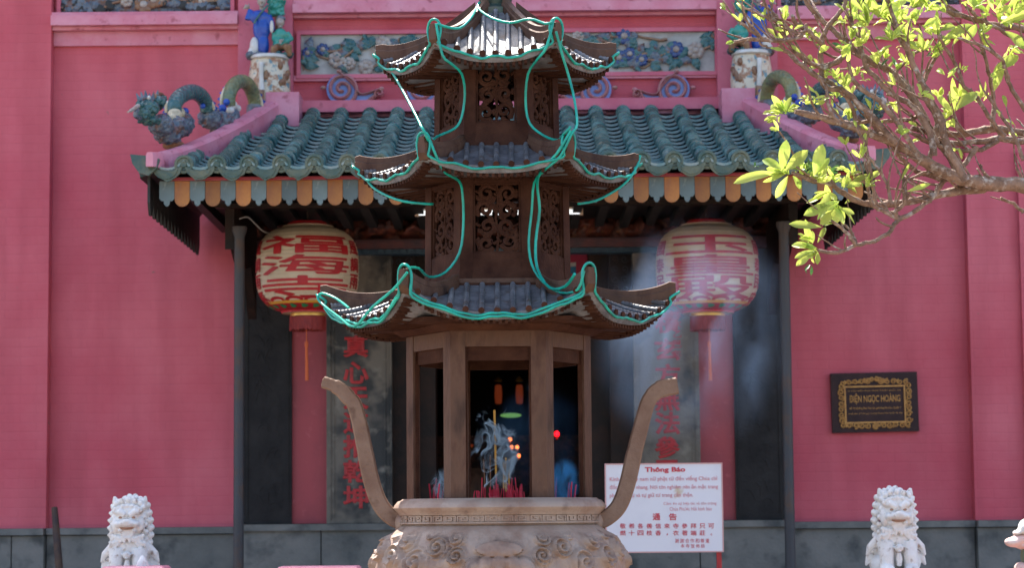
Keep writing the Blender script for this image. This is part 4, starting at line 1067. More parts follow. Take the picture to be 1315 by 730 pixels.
# ------------------------------------------------------------------ lanterns
def lantern(px, py0, py1, pw, Y, chars, small, label, sidepx):
    c = P(px, (py0 + py1) / 2, Y); zt_, zb_ = zat(py0, Y, px), zat(py1, Y, px); R = pw / 2 * Y / F; H = zt_ - zb_
    c.z = (zt_ + zb_) / 2
    L = thing('paper_lantern', label, 'lantern', (c.x, Y, c.z), 'cream paper lanterns hanging under the canopy')
    def rad(z, rib=True):
        t = max(-1, min(1, 2 * (z - c.z) / H)); 
        r = R * (1 - abs(t) ** 3.4 * .0) * (max(0, 1 - abs(t) ** 3.2)) ** (1 / 3.0)
        r = max(r, R * .50)
        return r
    NZ = 132; body = MB(); secs = []
    rng = random.Random(int(px))
    for i in range(NZ + 1):
        z = zb_ + H * i / NZ; r = rad(z) + .0035 * abs(math.sin(i / NZ * PI * 22)) ** .6
        secs.append([(c.x + r * math.cos(2 * PI * j / 64), Y + r * math.sin(2 * PI * j / 64), z) for j in range(64)])
    body.loft(secs); body.build('paper_shade', 'lpaper', L, 60)
    def onsurf(th, z, e=.0025):
        r = rad(z) + e + .0035; return (c.x + r * math.sin(th), Y - r * math.cos(th), z)
    # written characters follow the curve of the paper
    def write(chars_, th0, th1, zs_, off=.03, bold=0.):
        for ch, (za, zb3) in zip(chars_, zs_):
            V, Fc = text_geo(ch, off); me = bmesh.new(); vs = [me.verts.new((th0 + u * (th1 - th0), zb3 + v * (za - zb3), 0)) for u, v in V]
            for f in Fc:
                try: me.faces.new([vs[i] for i in f])
                except Exception: pass
            for k in range(1, 9):
                q = th0 + (th1 - th0) * k / 9; bmesh.ops.bisect_plane(me, geom=me.verts[:] + me.edges[:] + me.faces[:], plane_co=(q, 0, 0), plane_no=(1, 0, 0))
            for k in range(1, 10):
                q = zb3 + (za - zb3) * k / 10; bmesh.ops.bisect_plane(me, geom=me.verts[:] + me.edges[:] + me.faces[:], plane_co=(0, q, 0), plane_no=(0, 1, 0))
            bmesh.ops.triangulate(me, faces=me.faces[:]); me.verts.index_update()
            for q_, (ox, oz) in enumerate(((0, 0), (bold, 0), (-bold, 0), (0, bold * .22), (0, -bold * .22))[:5 if bold else 1]):
                mb_.add([onsurf(v.co.x + ox, v.co.y + oz, .0025 + .0005 * q_) for v in me.verts], [tuple(v.index for v in f.verts) for f in me.faces])
            me.free()
    mb_ = MB()
    def zp(py): return zat(py, Y - R * .9, px)
    write(chars, -.98, .98, [(zp(302), zp(325)), (zp(328), zp(352)), (zp(355), zp(382))], .0, .016)
    write(small, sidepx - .17, sidepx + .17, [(zp(306 + 22 * k), zp(324 + 22 * k)) for k in range(4)], .0, .012)
    write(small, -sidepx - .17, -sidepx + .17, [(zp(306 + 22 * k), zp(324 + 22 * k)) for k in range(4)], .0, .012)
    mb_.build('lettering', 'lred', L, 0)
    # painted bands near the foot
    def band(z0, z1, ma, e, name='painted_band'):
        b = MB(); b.loft([[(c.x + (rad(z) + e) * math.cos(2 * PI * j / 64), Y + (rad(z) + e) * math.sin(2 * PI * j / 64), z) for j in range(64)] for z in [z0 + (z1 - z0) * k / 6 for k in range(7)]], cap=False); b.build(name, ma, L, 60)
    zb0 = zb_
    b = MB(); nS = 14
    for k in range(nS):   # scallops
        th = 2 * PI * (k + .5) / nS; V = [onsurf(th, zb_ + .088, .0042)]
        for q in range(13):
            a = PI * q / 12; V.append(onsurf(th + math.cos(a) * PI / nS * .98, zb_ + .066 + .028 * math.sin(a), .0042))
        b.add(V[1:], [tuple(range(13))])
    b.build('scallop_border', 'lred', L, 0)
    band(zb_ + .050, zb_ + .066, 'lyel', .005); band(zb_ + .016, zb_ + .0499, 'lred', .005)
    b = MB()
    for k in range(20):
        th = 2 * PI * k / 20; V = [onsurf(th + .09 * math.cos(a) * (1 + .3 * math.cos(3 * a)), zb_ + .034 + .011 * math.sin(a), .0075) for a in [2 * PI * q / 14 for q in range(14)]]; b.add(V, [tuple(range(14))])
    b.build('painted_leaves', 'lgreen', L, 0)
    band(zb_ - .001, zb_ + .0159, 'lred', .006)
    m = MB(); m.lathe([(.001, zt_ - c.z + .028), (R * .36, zt_ - c.z + .028), (R * .40, zt_ - c.z + .012), (R * .40, zt_ - c.z - .004), (R * .5, zt_ - c.z - .008)], (c.x, Y, c.z), 40); m.build('top_cap', 'lred', L)
    m = MB(); m.lathe([(R * .34, zb_ - c.z + .002), (R * .34, zb_ - c.z - .020), (R * .31, zb_ - c.z - .022), (.001, zb_ - c.z - .022)], (c.x, Y, c.z), 40); m.build('gold_collar', 'gold', L)
    m = MB(); N_ = 90
    for k in range(N_):
        a = 2 * PI * k / N_; x, y = c.x + R * .33 * math.cos(a), Y + R * .33 * math.sin(a); ln = .092 + rng.uniform(-.006, .006)
        m.tube([(x, y, zb_ - .022), (x + rng.uniform(-.003, .003), y + rng.uniform(-.003, .003), zb_ - .022 - ln)], .0085, 5)
    m.build('fringe', 'fringe', L, 60)
    m = MB(); m.tube([(c.x, Y - R * .25, zb_ - .02), (c.x, Y - R * .25, zb_ - .19), (c.x, Y - R * .25, zb_ - .20), (c.x, Y - R * .25, zb_ - .225), (c.x, Y - R * .25, zb_ - .24), (c.x + .003, Y - R * .25, zb_ - .46)], [.003, .003, .011, .013, .009, .012], 8); m.build('tassel', 'tassel', L)
    m = MB(); m.tube([(c.x, Y, zt_ + .02), (c.x, Y, VT - .205 + .3)], .004, 6); m.build('hanging_cord', 'rod', L)
    return L
lantern(395, 291, 403, 131, 15.75, '福海寺', '風調雨順', 'cream paper lantern with large red characters hanging left of the burner', -1.22)
lantern(908, 289, 403, 131, 15.75, '玉皇殿', '國泰民安', 'cream paper lantern veiled by smoke hanging right of the burner', -1.22)
# loose cable from the left post to the lantern
q = [P(308, 281, 15.3), P(318, 279, 15.35), P(328, 288, 15.45), P(338, 297, 15.55), P(350, 299, 15.65), P(385, 292, 15.75)]
m = MB(); m.tube(cat(q, 5), .005, 6); tag(m.build('power_cable', 'cable', None, 60, loc=q[0]), 'thin pale cable slung from the left iron post to the left lantern', 'cable')

# ------------------------------------------------------------------ notice board
NY = 13.6
c00 = P(778, 598, NY); c11 = P(926, 708, NY)
nx0, nx1, nz0, nz1 = c00.x, P(927, 650, NY).x, zat(709, NY, 850), zat(597, NY, 850)
nb = thing('notice_board', 'white notice board with red Vietnamese and Chinese lettering on a red post', 'notice board', ((nx0 + nx1) / 2, NY, 0))
m = MB(); m.box((nx0, NY, nz0), (nx1, NY + .012, nz1)); m.build('board', 'signwhite', nb, 0)
m = MB(); e = .007
for (a, b, c, d) in ((nx0 - e, nx1 + e, nz1 + .0005, nz1 + e), (nx0 - e, nx1 + e, nz0 - e, nz0 - .0005), (nx0 - e, nx0 - .0005, nz0, nz1), (nx1 + .0005, nx1 + e, nz0, nz1)): m.box((a, NY - .004, c), (b, NY + .016, d))
m.build('board_edge', 'signedge', nb, 0)
for px in (786, 924):
    m = MB(); x = P(px, 720, NY).x; m.box((x - .014, NY + .0165, 0), (x + .014, NY + .045, nz1 - .03)); m.build('board_post', 'calli', nb, 0)
def nt_(mb, s, ax0, ax1, py0, py1, off=0.): 
    a = P(ax0, (py0 + py1) / 2, NY); b = P(ax1, (py0 + py1) / 2, NY); zt_, zb_ = zat(py0, NY, (ax0 + ax1) / 2), zat(py1, NY, (ax0 + ax1) / 2)
    put_text(mb, s, a.x, b.x, zb_, zt_, NY - .003, off)
m = MB(); nt_(m, 'Thông Báo', 828, 880, 600.5, 608.5, .03)
nt_(m, '通', 838, 848, 660, 669, .02); nt_(m, '告', 859, 869, 660, 669, .02)
for i, ch in enumerate('敬希各善信來寺參拜只可'): nt_(m, ch, 796 + i * 11.35, 803.5 + i * 11.35, 673, 679.5, .01)
for i, ch in enumerate('燃十四枝香，衣著端莊。'): nt_(m, ch, (796 if ch not in '，。' else 799) + i * 11.35, (803.5 if ch not in '，。' else 801) + i * 11.35, 682 if ch not in '，。' else 686, 688.5, .01)
for i, ch in enumerate('謝謝合作和尊重'): nt_(m, ch, 867 + i * 6.5, 872 + i * 6.5, 692.5, 698)
for i, ch in enumerate('本寺宣佈啟'): nt_(m, ch, 874 + i * 6.5, 879 + i * 6.5, 699.5, 704.5)
m.build('lettering', 'signred', nb, 0)
m = MB()
nt_(m, 'Kính mời quý nam nữ phật tử đến viếng Chùa chỉ', 783, 921, 611.5, 619.5, .006)
nt_(m, 'đốt một cây nhang. Nơi tôn nghiêm nên ăn mặc trang', 783, 922, 622, 630, .006)
nt_(m, 'phục lịch sự và tự giữ tư trang cẩn thận.', 783, 890, 632.5, 640.5, .006)
nt_(m, 'Cảm ơn sự hợp tác và tôn trọng', 852, 920, 645, 650); nt_(m, 'Chùa Phước Hải kính báo', 860, 914, 651.5, 656.5)
m.build('small_lettering', 'signpale', nb, 0)

# ------------------------------------------------------------------ plaque
PYD = YW - .05
def pq(px, py): return P(px, py, PYD)
plq = thing('wall_plaque', 'dark maroon plaque with gilt scroll border and gold lettering on the pink wall', 'plaque', tuple(pq(1123, 517)))
corners = [pq(1066, 480), pq(1178, 478), pq(1180, 554), pq(1070, 557)]
O_ = sum((Vector(c) for c in corners), Vector()) / 4; ux = (corners[1] - corners[0] + corners[2] - corners[3]) / 2; uz = (corners[0] - corners[3] + corners[1] - corners[2]) / 2
PW, PH = ux.length, uz.length; ux.normalize(); uz = Vector((-ux.z, 0, ux.x))
def pf(y): return lambda a, b: tuple(O_ + ux * a + uz * b + Vector((0, y, 0)))
m = MB(); m.prism([(-PW / 2, -PH / 2), (PW / 2, -PH / 2), (PW / 2, PH / 2), (-PW / 2, PH / 2)], pf(0), pf(.045)); m.build('board', 'plaque', plq, 0)
m = MB(); iw, ih = PW * .335, PH * .30
def pbox(mb, a, b, c, d, y0=-.012, y1=-.0002): mb.prism([(a, c), (b, c), (b, d), (a, d)], pf(y0), pf(y1))
t = .012
pbox(m, -iw - t, iw + t, ih - .02, ih - .02 + t); pbox(m, -iw - t, iw + t, -ih - t - .01, -ih - .01); pbox(m, -iw - t, -iw, -ih - .0099, ih - .0201); pbox(m, iw, iw + t, -ih - .0099, ih - .0201)
m.build('inner_frame', 'gilt', plq, 0)
m = MB(); r = random.Random(2)
def pscroll(cx, cz, R, d, a0): 
    pts = spiral(cx, cz, R, R * .2, 1.3, a0, d, 18); sub = MB(); sub.ribbon(pts, [.010] * 18, .008)
    m.add([tuple(O_ + ux * x + uz * z + Vector((0, y - .009, 0))) for x, y, z in sub.v], sub.f)
for s_ in (-1, 1):
    for k in range(7): pscroll(s_ * (iw + .034), -ih + .0 + k * (2 * ih) / 6.3, .023, s_ * (1 if k % 2 else -1), r.uniform(0, 6))
    for k in range(5): pscroll(s_ * (.05 + k * .045), ih + .022 - k * .002, .021, s_, r.uniform(0, 6))
    for k in range(5): pscroll(s_ * (.055 + k * .045), -ih - .040 + k * .001, .022, -s_, r.uniform(0, 6))
    for k in range(3): pscroll(s_ * (.02 + .022 * k), ih + .040 - .006 * k, .018, -s_, r.uniform(0, 6))
for rr_ in (.03, .018, .008): pscroll(0, -ih - .048, rr_, 1, 0)
m.build('gilt_border', 'gilt', plq, 40)
m = MB()
def ptx(s, a0, a1, b0, b1, off=0.): put_text(m, s, a0, a1, b0, b1, 0, off, fn=lambda a, b: pf(-.003)(a, b))
ptx('DI TÍCH KIẾN TRÚC NGHỆ THUẬT QUỐC GIA', -iw * .92, iw * .92, ih - .052, ih - .034)
V_, F_ = text_geo('ĐIỆN NGỌC HOÀNG', .035)
ptx('ĐIỆN NGỌC HOÀNG', -iw * .88, iw * .88, -.012, .068, .024)
ptx('Số 73 đường Mai Thị Lựu, phường Đa Kao, Quận 1', -iw * .88, iw * .88, -.052, -.030, .012)
ptx('Quyết định số 2754 ngày 15 tháng 10 năm 1994 của Bộ Văn Hóa', -iw * .94, iw * .94, -.088, -.072, .004)
m.build('lettering', 'gilt', plq, 0)

# ------------------------------------------------------------------ ceramic dragons on the hip ridges
def hip_world(t):      # t 0 at eave corner, 1 at the wall (left side)
    y = CY0 + .03 + (CY1 - CY0) * t; return y
def dragon(mirror, label):
    def D(px, py):
        s_ = (px - 190) / (335 - 190); return P(px, py, CY0 + .12 + s_ * 1.95)
    M_ = Matrix.Diagonal((-1 if mirror else 1, 1, 1, 1)).to_4x4()
    def mbx(): m = MB(); m.xf = M_; return m
    def pth(lst, n=7): return cat([D(*p) for p in lst], n)
    c0 = D(230, 183); base = M_ @ c0
    dr = thing('ceramic_dragon', label, 'dragon statue', tuple(base))
    R3 = Matrix.Rotation(0, 3, 'X')
    def lump(name, items, ma, vox=.008, sm=2, disp=.0, f=40):
        m = MB(); m.xf = M_
        for it in items: m.ell(*it[:2], **(it[2] if len(it) > 2 else {}), n=14, m=10)
        r_ = remesh(m, vox, sm)
        if disp: r_.v = [tuple(Vector(v) + Vector((mnoise.noise(Vector(v) * f), mnoise.noise(Vector(v) * f + Vector((9, 0, 0))), mnoise.noise(Vector(v) * f + Vector((0, 9, 0))))) * disp) for v in r_.v]
        return r_.build(name, ma, dr, 60)
    # front body: belly sweeping up to the neck
    e = lambda px, py, rx, ry, rz, **k: (D(px, py), (rx, ry, rz), k)
    lump('chest', [e(207, 161, .085, .09, .07), e(222, 163, .11, .10, .08), e(215, 172, .09, .085, .07), e(234, 160, .08, .08, .085), e(222, 182, .055, .07, .05)], 'slate', disp=.012)
    lump('belly', [e(270, 152, .085, .085, .075), e(284, 156, .085, .085, .07), e(297, 150, .06, .07, .075), e(280, 168, .06, .07, .04)], 'slate', disp=.014)
    # head facing outwards, jaw open
    h = MB(); h.xf = M_
    for it in (e(190, 139, .075, .075, .055), e(202, 131, .06, .065, .04), e(183, 147, .055, .06, .04), e(208, 127, .035, .05, .022), e(180, 135, .03, .04, .028)): h.ell(it[0], it[1], n=14, m=10)
    for it in (e(192, 155, .08, .06, .03), e(210, 153, .05, .06, .03)): h.ell(it[0], it[1], n=14, m=10)
    r_ = remesh(h, .007, 2); r_.v = [tuple(Vector(v) + Vector((0, mnoise.noise(Vector(v) * 45), mnoise.noise(Vector(v) * 45 + Vector((9, 0, 0))))) * .014) for v in r_.v]
    hd = r_.build('head', 'teal', dr, 60)
    m = mbx(); m.tube(pth([(196, 126), (205, 121), (211, 127), (208, 135)], 4), .016, 8); m.build('upper_lip', 'brownc', hd)
    m = mbx(); m.tube(pth([(199, 138), (205, 134), (208, 130)], 4), [.036] * 4 + [.028] * 4 + [.014], 8); m.build('open_mouth', 'blackval', hd)
    m = mbx(); m.tube(pth([(164, 144), (168, 142), (174, 138), (180, 134)], 4), [.006] * 4 + [.012] * 4 + [.014] * 5, 8); m.build('whisker', 'flesh', hd)
    m = mbx(); m.tube(pth([(176, 140), (174, 148), (180, 152)], 4), .016, 8); m.build('jaw_fringe', 'slate', hd)
    m = mbx(); m.ell(D(193, 128) + Vector((0, -.07, 0)), (.014, .012, .014)); m.build('eye', 'white', hd)
    m = mbx()
    for k in range(6):
        a = D(180 + k * 4, 124 - (k % 3) * 2); m.tube([a + Vector((0, 0, -.03)), a + Vector((.008 * (k - 3), 0, .022))], [.018, .003], 6)
    m.build('mane', 'slate', hd)
    # arched coils
    def coil(pl, ma, r0=.052, fin='blue'):
        pts = pth(pl, 8); m = mbx(); n_ = len(pts); m.tube(pts, [r0 * (.92 + .1 * math.sin(PI * i / n_)) for i in range(n_)], 16); c_ = m.build('coil', ma, dr, 60)
        m = mbx(); off = []
        for i, p in enumerate(pts):
            t = (pts[min(i + 1, n_ - 1)] - pts[max(i - 1, 0)]).normalized(); nn = Vector((-t.z, 0, t.x)); nn = nn if nn.z > 0 or abs(nn.x) > .5 else -nn
            ctr = sum(pts, Vector()) / n_; 
            if (p - ctr).dot(nn) < 0: nn = -nn
            off.append((p, nn, t))
        m.tube([p + nn * r0 * .95 + Vector((0, -.016, 0)) for p, nn, t in off], .013, 8); m.build('spine_ridge', 'cream', c_)
        m = mbx()
        for i in range(2, n_ - 2, 4):
            p, nn, t = off[i]; q = p + nn * r0 * .95
            m.add([q - t * .026 + Vector((0, .012, 0)), q + t * .026 + Vector((0, .012, 0)), q + nn * .034, q - t * .026 - Vector((0, .012, 0)), q + t * .026 - Vector((0, .012, 0))], [(0, 1, 2), (3, 2, 4), (0, 2, 3), (1, 4, 2), (0, 3, 4, 1)])
        m.build('spines', fin, c_, 0)
    coil([(224, 145), (224, 135), (229, 126), (238, 120), (248, 118), (258, 123), (264, 132), (266, 142)], 'teal')
    coil([(294, 136), (294, 124), (298, 112), (306, 105), (315, 106), (322, 114), (327, 128), (328, 142), (327, 152)], 'olive', .050)
    m = mbx(); a, b = D(327, 136), D(326, 158); m.tube([a, (a + b) / 2, b], [.056, .058, .05], 14)
    m.build('tail', 'slate', dr)
    m = mbx(); a, b = D(339, 90), D(333, 140); m.tube([a, (a * .5 + b * .5), b], [.006, .02, .03], 8); m.build('tail_fin', 'brownc', dr)
    # cloud tufts and claws
    for pl, ma in (([(226, 150, .05), (232, 147, .04), (222, 155, .035)], 'cream'), ([(239, 145, .028), (241, 150, .022)], 'blue'), ([(272, 145, .038), (277, 143, .03)], 'cream'), ([(262, 138, .02), (287, 141, .03), (292, 133, .026)], 'blue'), ([(300, 137, .036), (306, 141, .028), (297, 143, .03)], 'white'), ([(222, 176, .036), (230, 177, .028), (227, 172, .03)], 'flesh'), ([(290, 166, .034), (296, 160, .03)], 'flesh')):
        m = MB(); m.xf = M_
        for (a, b, r) in pl: m.ell(D(a, b) + Vector((0, -.055, 0)), (r, r, r), n=12, m=8)
        remesh(m, .007, 2).build('cloud_tuft', ma, dr, 60)
    m = mbx(); m.ell(D(223, 187), (.075, .09, .035)); m.build('base', 'brownc', dr); m = mbx(); m.ell(D(281, 171), (.06, .09, .04)); m.build('base', 'brownc', dr)
    return dr
dragon(False, 'blue and green glazed dragon with arched coils on the left ridge of the canopy')
dragon(True, 'blue and green glazed dragon behind the branches on the right ridge of the canopy')

# ------------------------------------------------------------------ drum pedestals and ceramic figures
FY = 16.72
def figures(mir):
    M_ = Matrix.Diagonal((-1 if mir else 1, 1, 1, 1)).to_4x4(); side = 'right' if mir else 'left'
    dx = 0 if not mir else -P(965, 100, FY).x - P(346, 100, FY).x
    M_ = M_ @ Matrix.Translation((dx, 0, 0))
    D = lambda px, py, d=0.: P(px, py, FY - d)
    def mk(name, ma, par, fn, vox=0, sm=50, disp=0):
        m = MB(); m.xf = M_; fn(m)
        if vox:
            m = remesh(m, vox, 2)
            if disp: m.v = [tuple(Vector(v) + Vector((mnoise.noise(Vector(v) * 50), mnoise.noise(Vector(v) * 50 + Vector((9, 0, 0))), mnoise.noise(Vector(v) * 50 + Vector((0, 9, 0))))) * disp) for v in m.v]
        return m.build(name, ma, par, sm)
    c = M_ @ D(346, 140); pz0 = D(346, 143).z
    ped = thing('drum_pedestal', f'painted ceramic drum pedestal with white rim at the {side} upper end of the canopy ridge', 'pedestal', tuple(c))
    cx = D(346, 100)
    H = D(346, 78).z - pz0
    def drum(m):
        secs = []
        for i in range(25):
            t = i / 24; r = .125 + .028 * math.sin(PI * (.15 + .75 * t)); secs.append([(cx.x + r * math.cos(2 * PI * j / 36) * (1 + .03 * mnoise.noise(Vector((j * .8, i * .5, 1)))), cx.y + r * .9 * math.sin(2 * PI * j / 36), pz0 + H * t) for j in range(36)])
        m.loft(secs)
    mk('drum_body', 'drum', ped, drum)
    mk('drum_rim', 'white', ped, lambda m: m.lathe([(.001, 0), (.135, 0), (.145, .008), (.145, .024), (.137, .032), (.001, .034)], (cx.x, cx.y, pz0 + H), 36))
    def relief(m):
        r = random.Random(3)
        for k in range(9):
            a = -PI * (.1 + .8 * r.random()); z = pz0 + H * r.uniform(.1, .85); m.ell((cx.x + .145 * math.cos(a), cx.y + .13 * math.sin(a), z), (.022, .02, r.uniform(.02, .05)), n=10, m=8)
    mk('figure_relief', 'brownc', ped, relief, .008, disp=.006)
    def band(m):
        a = D(338, 85); b = D(339, 120); m.tube([a + Vector((0, -.135, 0)), (a + b) / 2 + Vector((0, -.15, 0)), b + Vector((0, -.14, 0))], [.02, .016, .02], 8)
    mk('white_sash', 'white', ped, band)
    z0 = pz0 + H + .034
    # rocky base and the standing figure
    man = thing('figurine', f'blue robed ceramic figurine standing on the {side} drum pedestal', 'figurine', tuple(M_ @ D(335, 75)))
    def skirt(m): m.ell(D(331, 63), (.06, .05, .095)); m.ell(D(336, 40), (.055, .045, .10)); m.ell(D(334, 22), (.065, .045, .06))
    mk('robe', 'blue', man, lambda m: (m.ell(D(336, 36), (.066, .05, .105)), m.ell(D(333, 22), (.075, .05, .055)), m.ell(D(338, 58), (.045, .045, .10)), m.tube([D(322, 18), D(318, 26), D(322, 12)], [.03, .028, .02], 10), m.tube([D(344, 20), D(348, 30), D(350, 40)], [.03, .028, .02], 10)), .007)
    mk('white_trousers', 'white', man, lambda m: (m.ell(D(327, 60), (.038, .045, .075)), m.ell(D(323, 68), (.03, .04, .04)), m.ell(D(349, 34, .04), (.016, .02, .05))), .007)
    mk('head', 'flesh', man, lambda m: (m.ell(D(336, 1), (.034, .036, .042)), m.ell(D(336, 10), (.018, .018, .03)), m.ell(D(336, 2, .035), (.008, .012, .010)), m.ell(D(336, 7, .03), (.018, .014, .008))), .005)
    mk('hair', 'blackval', man, lambda m: (m.ell(D(336, -4, -.01), (.037, .038, .032)), m.ell(D(336, -10, -.01), (.018, .018, .02))), .006)
    mk('hand', 'flesh', man, lambda m: (m.ell(D(318, 9), (.018, .018, .016)), *[m.tube([D(318, 9), D(315 - k, 5 + 2 * k)], [.007, .005], 6) for k in range(4)], m.tube([D(318, 9), D(320, 4)], [.008, .005], 6)), .004)
    mk('sash', 'teal', man, lambda m: m.tube(cat([D(344, 6, .05), D(337, 14, .06), D(331, 22, .06), D(326, 30, .055)], 5), .008, 6))
    mk('rocky_foot', 'slate', man, lambda m: [m.ell(D(322 + 6 * k, 72 + (k % 2) * 2, .02), (.035, .08, .03)) for k in range(4)], .008, disp=.012)
    sit = thing('figurine', f'green robed ceramic figurine seated on the {side} drum pedestal', 'figurine', tuple(M_ @ D(362, 75)))
    mk('robe', 'green', sit, lambda m: (m.ell(D(360, 45), (.05, .045, .055)), m.ell(D(361, 58), (.065, .06, .045)), m.tube([D(353, 42), D(352, 50), D(360, 52, .05)], [.024, .022, .018], 10), m.tube([D(368, 42), D(374, 50), D(366, 54, .05)], [.024, .022, .018], 10)), .007)
    mk('legs', 'brownc', sit, lambda m: (m.tube([D(358, 60, .03), D(352, 62, .08), D(350, 73, .06)], [.03, .03, .018], 10), m.tube([D(366, 60, .03), D(370, 60, .08), D(372, 72, .06)], [.03, .032, .018], 10)), .007)
    mk('head', 'flesh', sit, lambda m: (m.ell(D(360, 28), (.032, .034, .040)), m.ell(D(360, 37), (.016, .016, .025)), m.ell(D(360, 29, .034), (.008, .01, .010)), m.ell(D(360, 34, .03), (.016, .012, .007))), .005)
    mk('hair', 'slate', sit, lambda m: m.ell(D(361, 24, -.008), (.035, .036, .028)), .006)
    mk('hand', 'flesh', sit, lambda m: (m.ell(D(361, 52, .065), (.016, .016, .012)), *[m.tube([D(361, 52, .065), D(358 + k, 56, .08)], [.006, .004], 6) for k in range(4)], m.tube([D(361, 52, .065), D(365, 50, .08)], [.006, .004], 6)), .004)
    mk('rocky_foot', 'teal', sit, lambda m: [m.ell(D(350 + 7 * k, 73 - (k % 2) * 3, .01), (.032, .08, .03)) for k in range(4)], .008, disp=.012)
    tr_ = thing('ceramic_tree', f'small green glazed ceramic tree behind the seated figurine on the {side} pedestal', 'ceramic tree', tuple(M_ @ D(355, 75, -.1)))
    mk('crown', 'green', tr_, lambda m: [m.ell(D(350 + 5 * (k % 3), 2 + 7 * (k // 3), -.07), (.035, .04, .03)) for k in range(9)], .008, disp=.02)
    mk('trunk', 'brownc', tr_, lambda m: m.tube([D(356, 74, -.08), D(353, 50, -.08), D(357, 30, -.08), D(354, 12, -.08)], [.025, .02, .018, .012], 8))
figures(False); figures(True)

# ------------------------------------------------------------------ guardian lions
def lion(px, mir, label, Y=13.3):
    c = P(px, 680, Y); S = 1.0; z0 = zat(738, Y)           # z0: top of the plinth it sits on
    top = zat(632 if px < 600 else 630, Y); H = top - z0; k = H / .47
    L = thing('stone_lion', label, 'lion statue', (c.x, Y, z0))
    M_ = Matrix.Translation((c.x, Y, z0)) @ Matrix.Diagonal((-k if mir else k, k, k, 1))
    E = MB(); E.xf = M_; r = random.Random(3)
    # torso seated, chest, haunches
    for (a, b) in (((0, .03, .13), (.115, .12, .13)), ((0, -.03, .17), (.118, .085, .085)), ((0, .10, .07), (.125, .13, .09)), ((-.085, .03, .045), (.06, .10, .06)), ((.085, .03, .045), (.06, .10, .06))): E.ell(a, b, n=20, m=14)
    for s_ in (-1, 1):
        E.tube([(s_ * .062, -.08, .15), (s_ * .066, -.11, .08), (s_ * .068, -.115, .0)], [.05, .04, .038], 14)
        E.ell((s_ * .068, -.135, .012), (.042, .05, .028), n=14, m=8)
        for q in (-1, 0, 1): E.ell((s_ * .068 + q * .024, -.175, .012), (.014, .02, .018), n=8, m=6)
        E.tube([(s_ * .10, -.02, .17), (s_ * .145, -.02, .13), (s_ * .165, -.02, .085)], [.03, .022, .006], 8)
        E.tube([(s_ * .10, .02, .10), (s_ * .15, .0, .07), (s_ * .168, .0, .03)], [.03, .022, .006], 8)
    # head
    for (a, b) in (((0, -.045, .335), (.092, .09, .095)), ((0, -.06, .375), (.085, .075, .055)), ((0, -.12, .305), (.062, .065, .030)), ((0, -.03, .25), (.09, .085, .06))): E.ell(a, b, n=20, m=14)
    E.ell((0, -.165, .315), (.028, .022, .018), n=12, m=8)
    for s_ in (-1, 1):
        E.ell((s_ * .020, -.168, .306), (.016, .016, .013), n=10, m=6)       # nostrils
        E.ell((s_ * .046, -.125, .303), (.028, .045, .022), n=12, m=8)        # lips
        E.ell((s_ * .066, -.085, .30), (.030, .04, .05), n=12, m=8)           # cheeks
        E.tube([(s_ * .012, -.138, .352), (s_ * .04, -.136, .372), (s_ * .074, -.105, .372)], [.014, .020, .016], 10)    # brow
        E.tube([(s_ * .065, -.03, .40), (s_ * .082, -.035, .435), (s_ * .090, -.035, .462)], [.030, .022, .007], 8)       # ear
        E.ell((s_ * .036, -.128, .342), (.015, .014, .012), n=12, m=8)        # eye ball
    E.tube([(0, -.11, .255), (0, -.13, .262), (0, -.135, .262)], [.04, .042, .03], 12)       # lower jaw
    for s_ in (-1, 1): E.ell((s_ * .036, -.118, .268), (.018, .035, .014), n=10, m=6)
    # curls: crown, brow, mane both sides, beard
    def curl(p, R=.019, tip=None):
        E.ell(p, (R, R, R), n=10, m=8)
        if tip: E.tube([p, (p[0] + tip[0], p[1] + tip[1], p[2] + tip[2])], [R * .8, R * .35], 8)
    for row in range(4):
        nn = 7 - row % 2
        for q in range(nn):
            a = PI * (q + .5) / nn; curl((.086 * math.cos(a) * (1 - .08 * row), -.10 + .05 * row, .385 + .055 * math.sin(a) + .008 * row), .0165)
    for q in range(9):
        a = PI * (q + .5) / 9; curl((.078 * math.cos(a), -.125, .370 + .036 * math.sin(a)), .012)
    for s_ in (-1, 1):
        for j in range(7):
            z = .405 - j * .042; x = .098 + .022 * math.sin(PI * j / 6.5)
            curl((s_ * (x - .012), -.03 + .006 * j, z), .0205, (s_ * .026, 0, .006))
            curl((s_ * (x - .022), -.07 + .004 * j, z - .02), .015)
            curl((s_ * (x - .006), .02, z + .005), .02, (s_ * .014, .01, 0))
        for j in range(5):
            t = j / 4; curl((s_ * (.085 - .07 * t), -.105 - .02 * t, .235 - .018 * t), .013, (0, -.008, -.022))
        for j in range(4): curl((s_ * (.04 + .018 * j), -.112, .205 - .004 * j), .012, (s_ * .01, -.004, -.02))
        E.tube(cat([(s_ * .05, -.115, .19), (s_ * .085, -.105, .165), (s_ * .105, -.095, .17)], 4), .009, 8)
    rr_ = remesh(E, .0042 * k, 1)
    body = rr_.build('body', 'lion', L, 70)
    m = MB(); m.xf = M_
    m.ell((0, -.140, .2835), (.043, .030, .0125), n=14, m=8); m.build('open_mouth', 'liondark', L)
    m = MB(); m.xf = M_
    for s_ in (-1, 1): m.ell((s_ * .037, -.140, .341), (.011, .006, .007), n=10, m=6)
    m.build('pupils', 'liondark', L)
    m = MB(); m.xf = M_; m.tube(cat([(-.11, -.07, .155), (-.06, -.108, .138), (0, -.122, .130), (.06, -.108, .138), (.11, -.07, .155)], 6), .008, 8); cr = m.build('collar', 'lion', L)
    m = MB(); m.xf = M_; m.ell((0, -.136, .128), (.024, .02, .022), n=16, m=10); m.tube([(0, -.15, .115), (0, -.152, .108)], [.007, .01], 8); m.build('bell', 'lion', cr)
